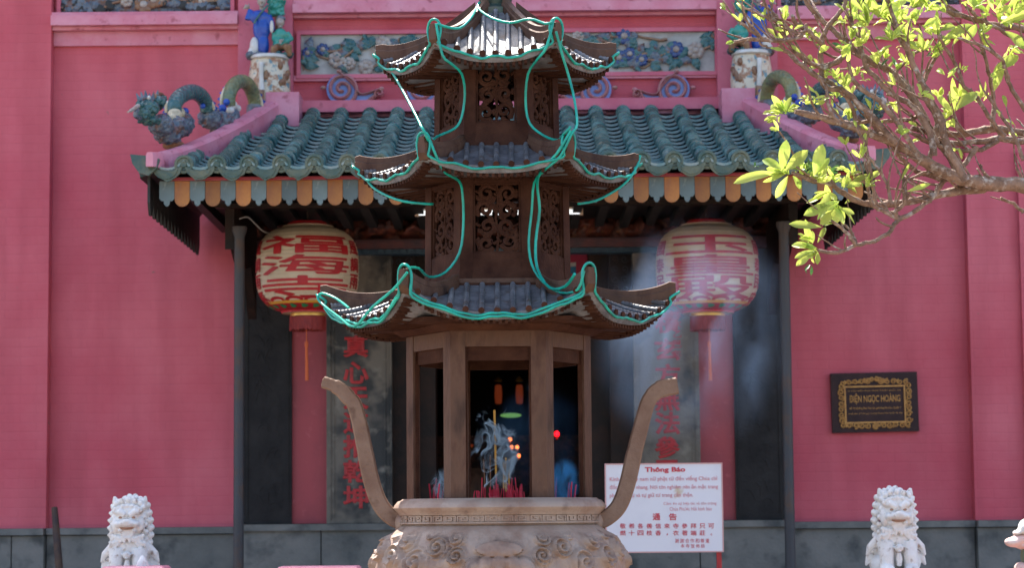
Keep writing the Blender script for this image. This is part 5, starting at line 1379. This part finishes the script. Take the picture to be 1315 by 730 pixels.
    m = MB(); m.xf = M_; m.tube([(0, -.13, .10), (0, -.135, .07), (0, -.128, .03)], [.01, .018, .013], 8); m.build('tassel', 'lion', cr)
    m = MB(); m.box((c.x - .19, Y - .2, z0 - .08), (c.x + .19, Y + .2, z0 + .004)); m.build('plinth', 'lion', L, 0)
    return c, z0
for px, mir, lb in ((168, False, 'white stone guardian lion bust with curly mane at the lower left'), (1149, True, 'white stone guardian lion bust below the wall plaque at the right')):
    c, z0 = lion(px, mir, lb)
    wb = MB(); zb_ = z0 - .081
    wb.box((c.x - .24, 13.06, 0), (c.x + .24, 13.56, zb_)); wb.box((c.x - .27, 13.03, zb_ - .10), (c.x + .27, 13.59, zb_ - .02)) if False else None
    ped = wb.build('brick_pedestal', 'wall', None, 0, loc=(c.x, 13.3, 0)); tag(ped, f'pink painted pedestal under the {"left" if px < 600 else "right"} stone lion', 'pedestal')
# sunlit pink copings just reaching into the bottom edge
for (a, b, Y, lb) in ((129, 210, 12.6, 'pink rendered planter wall in front of the left stone lion, its top catching the sun'), (355, 460, 12.6, 'pink rendered planter wall left of the burner, its top catching the sun')):
    zt_ = zat(728.5, Y, (a + b) / 2); x0, x1 = P(a, 728, Y).x, P(b, 728, Y).x
    t_ = thing('planter_wall', lb, 'low wall', ((x0 + x1) / 2, Y, 0))
    m = MB(); m.box((x0 + .02, Y + .02, 0), (x1 - .02, Y + .26, zt_ - .06)); m.build('wall_body', 'wall', t_, 0)
    m = MB(); e = .012; m.loft([[(x0, Y, zt_ - .059), (x1, Y, zt_ - .059), (x1, Y + .28, zt_ - .059), (x0, Y + .28, zt_ - .059)], [(x0, Y, zt_ - e), (x1, Y, zt_ - e), (x1, Y + .28, zt_ - e), (x0, Y + .28, zt_ - e)], [(x0 + e, Y + e, zt_), (x1 - e, Y + e, zt_), (x1 - e, Y + .28 - e, zt_), (x0 + e, Y + .28 - e, zt_)]]); m.build('coping', 'pinklt', t_, 0)
c = P(183, 726, 12.75)
m = MB(); m.lathe([(.035, 0), (.03, .02), (.012, .05), (.001, .06)], (c.x, c.y, zat(728.5, 12.6, 183)), 8); tag(m.build('stone_finial', 'lion', None, 40, loc=tuple(c)), 'tiny white pointed stone on the planter wall below the left lion', 'stone')
# rusted rod leaning by the left pilaster
a, b = P(70, 653, 16.3), P(77, 745, 16.1)
m = MB(); m.tube([a, a * .6 + b * .4, b, Vector((b.x + .05, 16.0, 0))], [.022, .026, .028, .028], 8); tag(m.build('iron_rod', 'rod', None, 60, loc=(b.x + .05, 16.0, 0)), 'dark rusted iron rod leaning against the granite base by the left pilaster', 'rod')
# coral painted carving at the right edge
c = P(1302, 700, 12.2)
cs = thing('stone_carving', 'coral and white painted beast snout carving cut off by the right edge', 'statue', (c.x + .12, 12.2, 0))
D = lambda px, py, d=0.: P(px, py, 12.2 - d)
m = MB(); m.ell(D(1303, 697), (.055, .06, .028)); m.ell(D(1312, 694), (.06, .06, .03)); m.ell(D(1316, 702), (.05, .06, .02)); remesh(m, .006, 2).build('lower_jaw', 'coral', cs, 60)
m = MB(); m.ell(D(1306, 685), (.022, .05, .014)); m.ell(D(1314, 682), (.03, .06, .024)); m.ell(D(1322, 678), (.06, .08, .05)); m.ell(D(1335, 672), (.07, .09, .07)); remesh(m, .006, 2).build('snout', 'lion', cs, 60)
m = MB(); m.ell(D(1325, 715), (.06, .07, .08)); m.ell(D(1330, 735), (.075, .08, .12)); m.ell(D(1340, 760), (.1, .1, .12)); remesh(m, .008, 2).build('neck', 'mossy', cs, 60)
m = MB(); m.ell(D(1312, 731), (.04, .06, .035)); m.ell(D(1320, 734), (.04, .06, .03)); remesh(m, .006, 2).build('paw', 'coral', cs, 60)
m = MB(); zc = D(1330, 752).z; m.box((c.x - .02, 12.0, 0), (c.x + .4, 12.4, zc)); m.build('pedestal', 'wall', cs, 0)

# ------------------------------------------------------------------ inside the hall
def glow(px, py, Y, r, ma, label, grp='small altar lamps in the dark hall'):
    c = P(px, py, Y); t_ = thing('altar_lamp', label, 'lamp', tuple(c), grp)
    m = MB(); m.ell(c, (r, r, r * 1.15), n=12, m=8); m.build('bulb', ma, t_)
    m = MB(); m.lathe([(r * .5, -r * 2.2), (r * .7, -r * 2), (r * .3, -r * 1.5), (r * .6, -r * 1.0)], tuple(c), 12); m.build('holder', 'gold', t_)
glow(655, 565, 21, .016, 'lampor', 'highest of four small orange altar lamps in the dark doorway')
glow(657, 575, 21, .015, 'lampor', 'lower left one of four small orange altar lamps in the dark doorway')
glow(664, 575, 21, .015, 'lampor', 'right hand one of the middle pair of orange altar lamps')
glow(666, 586, 21, .016, 'lampor', 'lowest of four small orange altar lamps in the dark doorway')
glow(715, 558, 20, .022, 'lampred', 'glowing red altar lamp seen through the right opening of the burner')
glow(606, 573, 21, .014, 'lampdim', 'faint reddish lamp near the left pillar of the burner opening')
for px in (640, 667):
    c = P(px, 507, 22); t_ = thing('altar_lantern', f'dim red lantern glowing on the {"left" if px < 650 else "right"} of the altar', 'lantern', tuple(c)); m = MB()
    m.lathe([(.02, -.09), (.03, -.08), (.035, 0), (.03, .08), (.02, .09)], tuple(c), 16); m.build('shade', 'lampdim', t_); m = MB(); m.lathe([(.03, .12), (.04, .13), (.01, .17)], tuple(c), 12); m.build('cap', 'gold', t_)
c = P(656, 534, 22); m = MB(); m.ell(c, (.10, .03, .022), n=18, m=10); tag(m.build('altar_light', 'lampgr', None, 60, loc=tuple(c)), 'soft green oval light above the altar in the dark hall', 'lamp')
al = thing('altar_table', 'dark altar table with stepped shelves deep inside the hall', 'altar', (0, 22.6, .6))
m = MB(); m.box((-1.6, 22.3, .6), (1.6, 23.1, 1.55)); m.box((-1.7, 22.2, 1.551), (1.7, 23.2, 1.62)); m.build('table', 'darkwood', al, 0)
m = MB(); m.box((-1.2, 22.8, 1.621), (1.2, 23.4, 2.0)); m.box((-.9, 23.0, 2.001), (.9, 23.5, 2.4)); m.build('shelf', 'carved', al, 0)
iu = thing('inner_urn', 'rounded brown urn just inside the dark doorway', 'urn', tuple(P(610, 640, 18.2)))
c = P(611, 634, 18.2)
m = MB(); m.lathe([(.08, -.3), (.16, -.26), (.22, -.12), (.22, 0), (.17, .13), (.12, .17), (.10, .19), (.001, .19)], tuple(c), 32); m.build('bowl', 'bronze', iu)
m = MB(); m.box((c.x - .2, 18.0, .601), (c.x + .2, 18.4, c.z - .3)); m.build('stand', 'darkwood', iu, 0)
# red banner with blue band across the inner doorway
bn = thing('door_banner', 'magenta red cloth banner with white and blue stripe inside the doorway', 'banner', (P(656, 360, 17.7).x, 17.7, zat(360, 17.7)))
bx0, bx1 = P(520, 360, 17.7).x, P(777, 360, 17.7).x; m = MB()
def bz(py): return zat(py, 17.7)
def wav(a, b, z0, z1, dy):
    mm = MB(); n = 40; secs = []
    for i in range(n + 1):
        x = a + (b - a) * i / n; y = 17.7 + .02 * math.sin(x * 19) + dy; ee = .05 * max(0, abs(2 * i / n - 1) - .8) / .2 if z1 > bz(330) else 0
        secs.append([(x, y, z0), (x, y + .012, z0), (x, y + .012, z1 - ee), (x, y, z1 - ee)])
    mm.loft(secs); return mm
wav(bx0, bx1, bz(404), bz(326), 0).build('cloth', 'bannerred', bn, 40)
wav(bx0 + .02, bx1 - .22, bz(343), bz(338), -.006).build('white_stripe', 'white', bn, 40); wav(bx0 + .02, bx1 - .22, bz(352), bz(343.3), -.006).build('blue_stripe', 'cyan', bn, 40)

# ------------------------------------------------------------------ foreground tree at the right
TY = 10.4
tree = thing('tree', 'gnarled bare-branched tree with young yellow green leaves reaching in from the right', 'tree', (P(1560, 600, TY + .1).x, TY + .1, 0))
rt = random.Random(17)
limbs = []     # (list of (px,py), start radius px, end radius px, depth offset start, end)
def LB(pts, r0, r1, d0=0., d1=0.): limbs.append((pts, r0, r1, d0, d1))
LB([(1560, 262), (1440, 262), (1375, 250), (1315, 238), (1276, 236), (1248, 233), (1215, 222), (1182, 204), (1150, 184), (1117, 171), (1088, 160), (1054, 151), (1020, 143)], 14, 4.5, 0, .35)
LB([(1276, 238), (1254, 243), (1211, 248), (1177, 257), (1140, 263), (1108, 261), (1083, 248), (1065, 236), (1040, 231), (1017, 221)], 7, 3, .05, .3)
LB([(1254, 188), (1234, 217), (1212, 233), (1197, 254), (1177, 270), (1154, 283), (1140, 300), (1122, 310), (1100, 315), (1077, 325), (1051, 322)], 4.2, 2.6, .05, .35)
LB([(1100, 315), (1085, 297), (1068, 283)], 3, 2, .3, .35)
LB([(1100, 315), (1094, 300), (1082, 285)], 2.5, 1.6, .3, .25)
LB([(1154, 283), (1137, 272), (1122, 265), (1116, 250), (1114, 240), (1104, 228), (1091, 222)], 3.5, 2, .2, .3)
LB([(1154, 285), (1150, 272), (1161, 262), (1162, 240), (1163, 231)], 3.5, 2.8, .2, .25)
LB([(1211, 231), (1190, 224), (1177, 220), (1160, 206), (1151, 197), (1140, 180), (1122, 158), (1112, 150)], 4.2, 2.4, .05, .2)
LB([(1211, 231), (1196, 222), (1176, 226), (1162, 236)], 2.8, 2, .1, .2)
LB([(1180, 148), (1170, 154), (1157, 155), (1122, 156), (1096, 158), (1083, 160)], 3.5, 2.5, .1, .2)
LB([(1236, 240), (1222, 205), (1200, 175), (1185, 147), (1168, 114), (1151, 95), (1140, 87), (1122, 84), (1108, 86)], 7, 2.6, .1, -.1)
LB([(1202, 186), (1177, 137), (1160, 108), (1140, 90), (1122, 80), (1100, 66), (1080, 48), (1065, 34), (1040, 9), (1031, -8)], 6, 3.2, .15, .1)
LB([(1150, 184), (1120, 150), (1100, 130), (1080, 115), (1057, 108), (1055, 57), (1065, 31), (1083, 11), (1086, -8)], 5.5, 3, .3, .35)
LB([(1055, 57), (1040, 42), (1023, 31), (1017, 20)], 3.5, 3, .35, .45)
LB([(1095, 62), (1075, 78), (1060, 86), (1054, 85), (1034, 77), (1015, 56), (1008, 48), (1004, 40)], 4.5, 2.6, .3, .4)
LB([(1057, 104), (1040, 92), (1026, 80), (1008, 64), (1002, 60)], 4, 3, .35, .4)
LB([(1037, 31), (1028, 46), (1006, 52), (985, 50), (974, 46), (962, 38), (951, 28)], 3.2, 2.2, .4, .5)
LB([(1006, 52), (985, 51), (965, 50), (942, 53)], 3, 2.4, .45, .5)
LB([(974, 48), (978, 57), (988, 61)], 2, 1.6, .45, .5)
LB([(1003, 28), (985, 22), (957, 11)], 3, 2, .4, .45)
LB([(1028, 46), (1012, 36), (1003, 28), (990, 14), (977, 3)], 3, 2.2, .4, .4)
LB([(1400, 60), (1315, 37), (1290, 34), (1262, 28), (1225, 17), (1200, 9), (1180, 2)], 6, 3.5, -.1, .1)
LB([(1400, 72), (1315, 54), (1285, 38), (1254, 20), (1240, 8)], 3.5, 2.4, -.1, .1)
LB([(1440, 175), (1360, 172), (1315, 171), (1274, 165), (1239, 172), (1202, 172), (1185, 168), (1171, 165)], 7, 4.2, -.2, .05)
LB([(1440, 200), (1360, 184), (1315, 182), (1282, 178), (1254, 182), (1225, 184), (1200, 178)], 6, 3.5, -.1, .1)
LB([(1282, 180), (1260, 192), (1240, 193), (1210, 188), (1194, 182), (1175, 172), (1150, 168)], 3.6, 2.4, 0, .2)
LB([(1239, 171), (1228, 160), (1225, 150), (1223, 146)], 4.2, 3.4, 0, 0)
LB([(1274, 165), (1276, 142), (1276, 120)], 4.5, 3.4, -.05, -.1)
LB([(1276, 130), (1272, 105), (1268, 85), (1259, 60), (1240, 52)], 3.2, 2.2, 0, .2)
LB([(1290, 176), (1270, 150), (1250, 120), (1238, 110), (1228, 85), (1214, 60), (1205, 45)], 3.4, 2.2, .2, .4)
LB([(1320, 145), (1300, 115), (1293, 94), (1285, 75), (1262, 60), (1230, 48)], 3.5, 2.2, .2, .4)
LB([(1315, 205), (1300, 170), (1280, 140), (1265, 118)], 3, 2.0, .3, .3)
LB([(1240, 232), (1215, 185), (1210, 160), (1195, 125), (1180, 100), (1172, 80), (1165, 60), (1150, 30), (1142, 5), (1140, -8)], 6, 2.6, .3, .4)
LB([(1200, 200), (1190, 160), (1170, 135), (1145, 120), (1125, 100), (1113, 88), (1105, 60), (1095, 35), (1090, 20)], 5, 2.5, .3, .3)
LB([(1182, 204), (1160, 170), (1130, 130), (1112, 118), (1095, 100), (1090, 75), (1093, 50)], 4.6, 2.4, .3, .4)
LB([(1190, 210), (1200, 180), (1202, 150), (1185, 120), (1190, 95), (1205, 70), (1212, 60)], 4.4, 2.4, .1, .1)
LB([(1315, 273), (1302, 262), (1284, 254)], 3, 2.2, -.1, -.1)
LB([(1330, 240), (1315, 232), (1305, 216)], 3, 2, -.1, -.1)
LB([(1268, 232), (1262, 220), (1259, 211)], 2.8, 1.8, 0, 0)
LB([(1140, 122), (1150, 95), (1168, 72), (1185, 62)], 3.0, 1.8, .1, 0)
LB([(1100, 155), (1090, 130), (1075, 112), (1062, 100)], 3.4, 2.2, .25, .3)
LB([(1125, 262), (1118, 225), (1112, 190), (1100, 165)], 3.4, 2.4, .3, .4)
LB([(1145, 262), (1138, 235), (1125, 212), (1115, 200)], 3, 2, .4, .4)
LB([(1080, 160), (1066, 140), (1060, 110)], 3, 2, .4, .4)
tips = []; segs = []
tb = MB(); shoots = MB()
for pts, r0, r1, d0, d1 in limbs:
    n = len(pts); w_ = [P(p[0], p[1], TY - (d0 + (d1 - d0) * i / (n - 1)) + .3) for i, p in enumerate(pts)]
    cp = cat(w_, 4); k = len(cp); mpp = TY / F
    cp = [p + Vector((rt.uniform(-1, 1), rt.uniform(-1, 1), rt.uniform(-1, 1))) * .0035 for p in cp]
    rad = [((r0 + (r1 - r0) * i / (k - 1)) * mpp * .88) * (1 + .10 * math.sin(i * 2.1) + rt.uniform(-.07, .07)) for i in range(k)]
    rad[-1] *= .75
    tb.tube(cp, rad, 10)
    segs.append((cp, rad)); tips.append((cp[-1], (cp[-1] - cp[-3]).normalized()))
    # knobbly leaf-scar spurs and short side shoots
    for i in range(2, k - 1):
        if rt.random() < .55 and rad[i] < .035:
            d = Vector((rt.uniform(-1, 1), rt.uniform(-1, 1), rt.uniform(-1, .8))).normalized(); a = cp[i]
            tb.tube([a, a + d * (rad[i] + rt.uniform(.004, .010))], [rad[i] * .45, rad[i] * .22], 6)
        if rt.random() < .26 and cp[i].x > 1.0:
            t = (cp[i + 1] - cp[i - 1]).normalized(); d = (t + Vector((rt.uniform(-1, .3), rt.uniform(-.8, .8), rt.uniform(.1, 1.1)))).normalized(); L_ = rt.uniform(.07, .30); a = cp[i]; pp = [a]; dd = d
            for q in range(5): dd = (dd + Vector((rt.uniform(-.3, .3), rt.uniform(-.3, .3), rt.uniform(-.15, .35)))).normalized(); pp.append(pp[-1] + dd * L_ / 5)
            r_ = min(rad[i] * .6, .0065); shoots.tube(pp, [r_ * (1 - .08 * q) for q in range(6)], 7); tips.append((pp[-1], dd))
br_o = tb.build('branches', 'bark', tree, 60); shoots.build('twigs', 'bark', tree, 60)
m = MB(); base = P(1560, 600, TY + .1)
m.tube(cat([(base.x + .1, TY + .4, 0), (base.x + .05, TY + .4, .5), (base.x + .02, TY + .35, 1.4), (base.x - .05, TY + .32, 2.3), P(1560, 262, TY + .3), (base.x - .1, TY + .2, 3.6), (base.x - .5, TY + .2, 4.2)], 6), [.19] * 3 + [.16] * 6 + [.13] * 8 + [.11] * 8 + [.09] * 6 + [.07] * 3 + [.05] * 3, 16); m.build('trunk', 'bark', tree, 60)
# leaves: whorls of folded, curling blades
lm = MB(); ld = MB()
def leaf(mb, o, d, up, L_, W_, bend, fold, wav_=0.):
    d = d.normalized(); side = d.cross(up)
    if side.length < .05: side = d.cross(Vector((1, 0, 0)))
    side.normalize(); nrm = side.cross(d).normalized(); n = 9; V = []; p = Vector(o); dd = d.copy()
    for i in range(n + 1):
        t = i / n; wv = W_ * .5 * (math.sin(PI * t ** .85) ** .8 if 0 < t < 1 else 0) * (.35 + .75 * t) * 1.15 + .0008
        f = fold * (1 - .4 * t); rip = wav_ * math.sin(t * 14) * wv
        V += [p + side * (-wv * math.cos(f)) + nrm * (wv * math.sin(f) + rip), p + side * (-wv * .5 * math.cos(f)) + nrm * (wv * .42 * math.sin(f)), p, p + side * (wv * .5 * math.cos(f)) + nrm * (wv * .42 * math.sin(f)), p + side * (wv * math.cos(f)) + nrm * (wv * math.sin(f) - rip)]
        dd = (dd - nrm * bend / n).normalized(); nrm = side.cross(dd).normalized(); p = p + dd * (L_ / n)
    Fc = [(i * 5 + q, i * 5 + q + 1, (i + 1) * 5 + q + 1, (i + 1) * 5 + q) for i in range(n) for q in range(4)]
    mb.add(V, Fc)
def whorl(px, py, n, size, spread=1., d=.0, mb=None, aim=None, Lr=(.6, 1.1)):
    o = P(px, py, TY + .3 - d)
    for i in range(n):
        a = rt.uniform(-.2, PI + .2) if aim is None else aim + rt.uniform(-1, 1) * spread
        dirv = Vector((math.cos(a), rt.uniform(-.8, .5), math.sin(a))); L_ = size * rt.uniform(*Lr)
        leaf(mb or lm, o + Vector((rt.uniform(-1, 1), rt.uniform(-1, 1), rt.uniform(-1, 1))) * .012, dirv, Vector((rt.uniform(-.7, .7), rt.uniform(-1, -.2), rt.uniform(-.2, 1))), L_, L_ * rt.uniform(.22, .46), rt.uniform(-.8, 1.7), rt.uniform(.15, .7), rt.uniform(0, .35))
def one(px, py, dx, dy, wfrac=.36, d=.3, mb=None, bend=.2, fold=.3):
    a = P(px, py, TY + .3 - d); b = P(px + dx, py + dy, TY + .3 - d); v = b - a
    leaf(mb or lm, a, v, Vector((.1, -1, .35)), v.length, v.length * wfrac, bend, fold, .1)
# the larger leaves that can be told apart in the photograph
for t in ((1000, 222, -62, 4, .26), (1003, 220, 8, -42, .40), (1008, 220, 30, -26, .5), (1006, 216, 36, -6, .4), (1012, 226, -16, 28, .40), (1010, 222, -22, -12, .5), (1018, 226, 14, 16, .5), (1004, 218, -24, -18, .5), (1045, 226, 12, -42, .45), (1044, 226, 22, -26, .4),
          (1075, 268, -22, 20, .45), (1060, 236, 6, 28, .5), (1078, 268, 20, 6, .5), (1080, 266, -8, 22, .5), (1085, 262, 14, -12, .35), (1070, 262, -38, 14, .42), (1066, 248, -12, 20, .5), (1088, 240, 30, -22, .25), (1112, 234, 22, -20, .3), (1165, 246, 30, -8, .28), (1158, 230, 10, -20, .2),
          (1055, 292, -42, -4, .34), (1050, 320, -34, -12, .34), (1046, 322, -28, 6, .3), (1050, 324, 0, 16, .5), (1044, 324, -24, 16, .35), (1038, 312, -4, -30, .3), (1050, 312, 12, -24, .3), (1040, 330, -14, 10, .5),
          (1224, 146, -24, -24, .35), (1226, 144, -4, -44, .22), (1228, 142, 12, -36, .5), (1230, 140, 28, -28, .4), (1276, 118, 8, -38, .45), (1278, 92, 32, -26, .42), (1208, 54, 44, -28, .34), (1240, 55, 14, -24, .45), (1205, 40, 24, -10, .4), (1186, 34, 16, -10, .5),
          (1150, 22, -12, -26, .6), (1130, 14, 38, -22, .34), (1110, 16, -26, 6, .5), (1100, 12, 28, -10, .5), (1160, 24, 20, -2, .5), (1160, 55, 36, 6, .3), (1088, 55, -6, 18, .5), (1004, 52, -18, -18, .3), (1002, 52, 4, -20, .5), (1028, 68, -12, -10, .4), (1052, 44, -22, -10, .4), (1284, 30, 40, -16, .3), (1290, 40, 30, 20, .5), (1262, 12, -20, -14, .5), (1300, 14, 20, -14, .4)):
    one(t[0], t[1], t[2], t[3], t[4], d=rt.uniform(.1, .5), bend=rt.uniform(-.3, .8), fold=rt.uniform(.15, .6))
for (px, py, n, s_, a) in ((1008, 145, 9, .09, 2.2), (1000, 150, 5, .07, 3.0), (1012, 140, 5, .08, 1.6), (1036, 132, 6, .06, 1.6), (1048, 130, 5, .06, 1.2), (1010, 222, 12, .10, 2.4), (1030, 226, 9, .09, 1.2), (1050, 232, 8, .08, 1.2), (1070, 232, 8, .09, 1.5), (1084, 240, 8, .08, 1.0), (1095, 225, 7, .08, 1.5), (1105, 200, 4, .07, 1.4), (1075, 262, 9, .11, 4.4), (1062, 248, 7, .10, 4.2), (1068, 285, 6, .07, 2.6),
          (1048, 322, 8, .08, 3.3), (1042, 310, 5, .07, 2.2), (1114, 238, 6, .06, 1.3), (1103, 10, 12, .11, 1.8), (1130, 20, 14, .12, 1.5), (1150, 30, 14, .11, 1.6), (1116, 30, 10, .10, 2.2), (1160, 50, 12, .09, 1.0), (1145, 50, 10, .09, 1.8), (1185, 62, 10, .07, 1.2), (1165, 62, 9, .07, 1.2), (1200, 66, 9, .07, 1.0), (1128, 70, 6, .06, 1.6), (1085, 110, 7, .07, 1.6), (1075, 125, 6, .07, .8), (1098, 98, 6, .06, 1.4), (1070, 100, 5, .06, 1.5), (1090, 140, 7, .06, 5), (1130, 140, 5, .05, 1.5), (1183, 122, 5, .06, .5), (1055, 56, 5, .06, 2.5), (1008, 50, 6, .07, 1.8), (1038, 46, 6, .06, 1.6), (1250, 10, 7, .12, 1.5), (1280, 5, 9, .12, 1.6), (1300, 30, 7, .11, 1.0), (1298, 60, 5, .10, 5.2), (1236, 90, 3, .04, 1.5), (1190, 12, 8, .11, 1.2), (1170, 8, 8, .10, 1.4), (1090, 60, 5, .07, 3.5), (1110, 55, 6, .07, 2.2), (1230, 190, 3, .05, 4.5)):
    whorl(px, py, n + 2, s_ * .95, 1.2, rt.uniform(.1, .45), None, a)
for (px, py, n, s_, a) in ((1040, 222, 5, .06, 1.6), (1062, 224, 5, .08, 1.3), (960, 214, 0, .05, 2), (1190, 70, 5, .05, .5), (1110, 238, 4, .05, 1.2), (1145, 75, 3, .06, 4.5), (1080, 62, 3, .06, 1.4), (1040, 340, 3, .05, 4.2), (1098, 228, 5, .06, 5.8), (970, 212, 2, .04, 2.)):
    whorl(px, py, n, s_, 1.2, rt.uniform(.1, .4), ld, a)
for q in range(15): whorl(rt.uniform(1085, 1315), abs(rt.gauss(0, 42)), rt.randint(3, 7), rt.uniform(.06, .13), 1.3, rt.uniform(.0, .5), None, rt.uniform(0, PI))
for q in range(12): whorl(rt.uniform(1040, 1300), rt.uniform(60, 160), rt.randint(2, 4), rt.uniform(.03, .06), 1.5, rt.uniform(.1, .5), None, rt.uniform(0, PI))
for p, d in tips:
    if p.z > 3.25 and rt.random() < .6 and p.x > 0:
        for i in range(rt.randint(1, 4)): leaf(lm, p, (d + Vector((rt.uniform(-.9, .9), rt.uniform(-.9, .5), rt.uniform(-.3, .9)))), Vector((0, -1, .3)), rt.uniform(.03, .07), rt.uniform(.014, .028), rt.uniform(0, 1), rt.uniform(.2, .8), .2)
lm.build('young_leaves', 'leaf', tree, 80); ld.build('dark_leaves', 'leafd', tree, 80)

# ------------------------------------------------------------------ incense smoke
def smoke(name, label, c0, c1, dens, scale, lo, hi, col, ridged=False, warp=.6, stretch=(1, 1, .5), ell=True, aniso=.3, soft=.35, gap=0):
    a = Vector((min(c0[0], c1[0]), min(c0[1], c1[1]), min(c0[2], c1[2]))); b = Vector((max(c0[0], c1[0]), max(c0[1], c1[1]), max(c0[2], c1[2]))); c = (a + b) / 2; h = (b - a) / 2
    m_ = bpy.data.materials.new(name); m_.use_nodes = True; nt = m_.node_tree; N = nt.nodes; L = nt.links
    for n in list(N): N.remove(n)
    out = N.new('ShaderNodeOutputMaterial'); pv = N.new('ShaderNodeVolumePrincipled'); L.new(pv.outputs[0], out.inputs['Volume'])
    pv.inputs['Color'].default_value = (*col, 1); pv.inputs['Anisotropy'].default_value = aniso
    tc = N.new('ShaderNodeTexCoord'); mp = N.new('ShaderNodeMapping'); mp.inputs['Scale'].default_value = stretch; L.new(tc.outputs['Object'], mp.inputs[0])
    wn = N.new('ShaderNodeTexNoise'); wn.inputs['Scale'].default_value = scale * .5; wn.inputs['Detail'].default_value = 2; L.new(mp.outputs[0], wn.inputs[0])
    sb_ = N.new('ShaderNodeVectorMath'); sb_.operation = 'SUBTRACT'; sb_.inputs[1].default_value = (.5, .5, .5); L.new(wn.outputs[1], sb_.inputs[0])
    sc_ = N.new('ShaderNodeVectorMath'); sc_.operation = 'SCALE'; sc_.inputs['Scale'].default_value = warp; L.new(sb_.outputs[0], sc_.inputs[0])
    ad = N.new('ShaderNodeVectorMath'); ad.operation = 'ADD'; L.new(mp.outputs[0], ad.inputs[0]); L.new(sc_.outputs[0], ad.inputs[1])
    nz = N.new('ShaderNodeTexNoise'); nz.inputs['Scale'].default_value = scale; nz.inputs['Detail'].default_value = 2 if ridged else 4; L.new(ad.outputs[0], nz.inputs[0])
    src = nz.outputs[0]
    if ridged:
        s1 = N.new('ShaderNodeMath'); s1.operation = 'SUBTRACT'; s1.inputs[1].default_value = .5; L.new(src, s1.inputs[0])
        s2 = N.new('ShaderNodeMath'); s2.operation = 'ABSOLUTE'; L.new(s1.outputs[0], s2.inputs[0]); s3 = N.new('ShaderNodeMath'); s3.operation = 'SUBTRACT'; s3.inputs[0].default_value = 1; L.new(s2.outputs[0], s3.inputs[1]); src = s3.outputs[0]
    mr = N.new('ShaderNodeMapRange'); mr.interpolation_type = 'SMOOTHSTEP'; mr.inputs[1].default_value = lo; mr.inputs[2].default_value = hi; L.new(src, mr.inputs[0])
    # fade towards an ellipsoid boundary
    dv = N.new('ShaderNodeVectorMath'); dv.operation = 'DIVIDE'; dv.inputs[1].default_value = tuple(h); L.new(tc.outputs['Object'], dv.inputs[0])
    ln = N.new('ShaderNodeVectorMath'); ln.operation = 'LENGTH'; L.new(dv.outputs[0], ln.inputs[0])
    fr_ = N.new('ShaderNodeMapRange'); fr_.interpolation_type = 'SMOOTHSTEP'; fr_.inputs[1].default_value = 1.0; fr_.inputs[2].default_value = soft; L.new(ln.outputs['Value'], fr_.inputs[0])
    mu = N.new('ShaderNodeMath'); mu.operation = 'MULTIPLY'; L.new(mr.outputs[0], mu.inputs[0]); L.new(fr_.outputs[0], mu.inputs[1])
    if gap:
        gn = N.new('ShaderNodeTexNoise'); gn.inputs['Scale'].default_value = gap; gn.inputs['Detail'].default_value = 1; L.new(ad.outputs[0], gn.inputs[0])
        gm = N.new('ShaderNodeMapRange'); gm.interpolation_type = 'SMOOTHSTEP'; gm.inputs[1].default_value = .47; gm.inputs[2].default_value = .60; L.new(gn.outputs[0], gm.inputs[0])
        g2 = N.new('ShaderNodeMath'); g2.operation = 'MULTIPLY'; L.new(mu.outputs[0], g2.inputs[0]); L.new(gm.outputs[0], g2.inputs[1]); mu = g2
    m2 = N.new('ShaderNodeMath'); m2.operation = 'MULTIPLY'; m2.inputs[1].default_value = dens; L.new(mu.outputs[0], m2.inputs[0]); L.new(m2.outputs[0], pv.inputs['Density'])
    MT[name + '_m'] = m_
    b_ = MB(); b_.ell((c.x, c.y, c.z), tuple(h * 1.0), n=24, m=14)
    o = b_.build(name, name + '_m', None, 0, loc=tuple(c)); tag(o, label, 'smoke', None, 'stuff')
    return o
pA, pB = P(735, 600, 12.4), P(1035, 250, 12.4)
smoke('incense_smoke', 'pale blue incense smoke drifting past the right lantern', (pA.x, 12.0, pA.z), (pB.x, 12.9, pB.z), 1.7, 3.2, .46, .72, (.38, .57, .95), warp=1.2, soft=.0)
pA, pB = P(770, 500, 12.0), P(900, 360, 12.0)
smoke('incense_smoke', 'denser puff of incense smoke between the burner handle and right lantern', (pA.x, 11.85, pA.z), (pB.x, 12.35, pB.z), 2.4, 5, .46, .74, (.50, .68, 1.), warp=.9, soft=.0)
pA, pB = P(603, 645, BY - .1), P(668, 515, BY - .1)
smoke('incense_smoke', 'bright curling wisps of smoke around the tallest incense stick', (pA.x, BY - .36, pA.z), (pB.x, BY - .08, pB.z), 420, 9, .980, .999, (.93, .97, 1), ridged=True, warp=.30, stretch=(1, .5, .8), aniso=-.3, gap=11)
pA, pB = P(550, 648, BY - .1), P(585, 600, BY - .1)
smoke('incense_smoke', 'small white wisp of smoke behind the left front pillar of the burner', (pA.x, BY - .1, pA.z), (pB.x, BY + .05, pB.z), 160, 16, .98, 1.0, (.85, .94, 1), ridged=True, warp=.25, aniso=-.3)
pA, pB = P(703, 655, BY), P(745, 585, BY)
smoke('incense_smoke', 'small blue puff of smoke low in the right opening of the burner', (pA.x, BY - .25, pA.z), (pB.x, BY + .05, pB.z), 26, 16, .45, .62, (.16, .55, 1), warp=.2, soft=.2, aniso=-.3)
pA, pB = P(600, 655, BY), P(765, 470, BY)
smoke('incense_smoke', 'thin bluish haze of smoke inside the open chamber of the burner', (pA.x, BY - .25, pA.z), (pB.x, BY + .25, pB.z), 1.6, 7, .42, .75, (.35, .62, 1), warp=.5, soft=.1, aniso=-.2)
for o in bpy.data.objects:
    if '_w' in o: del o['_w']
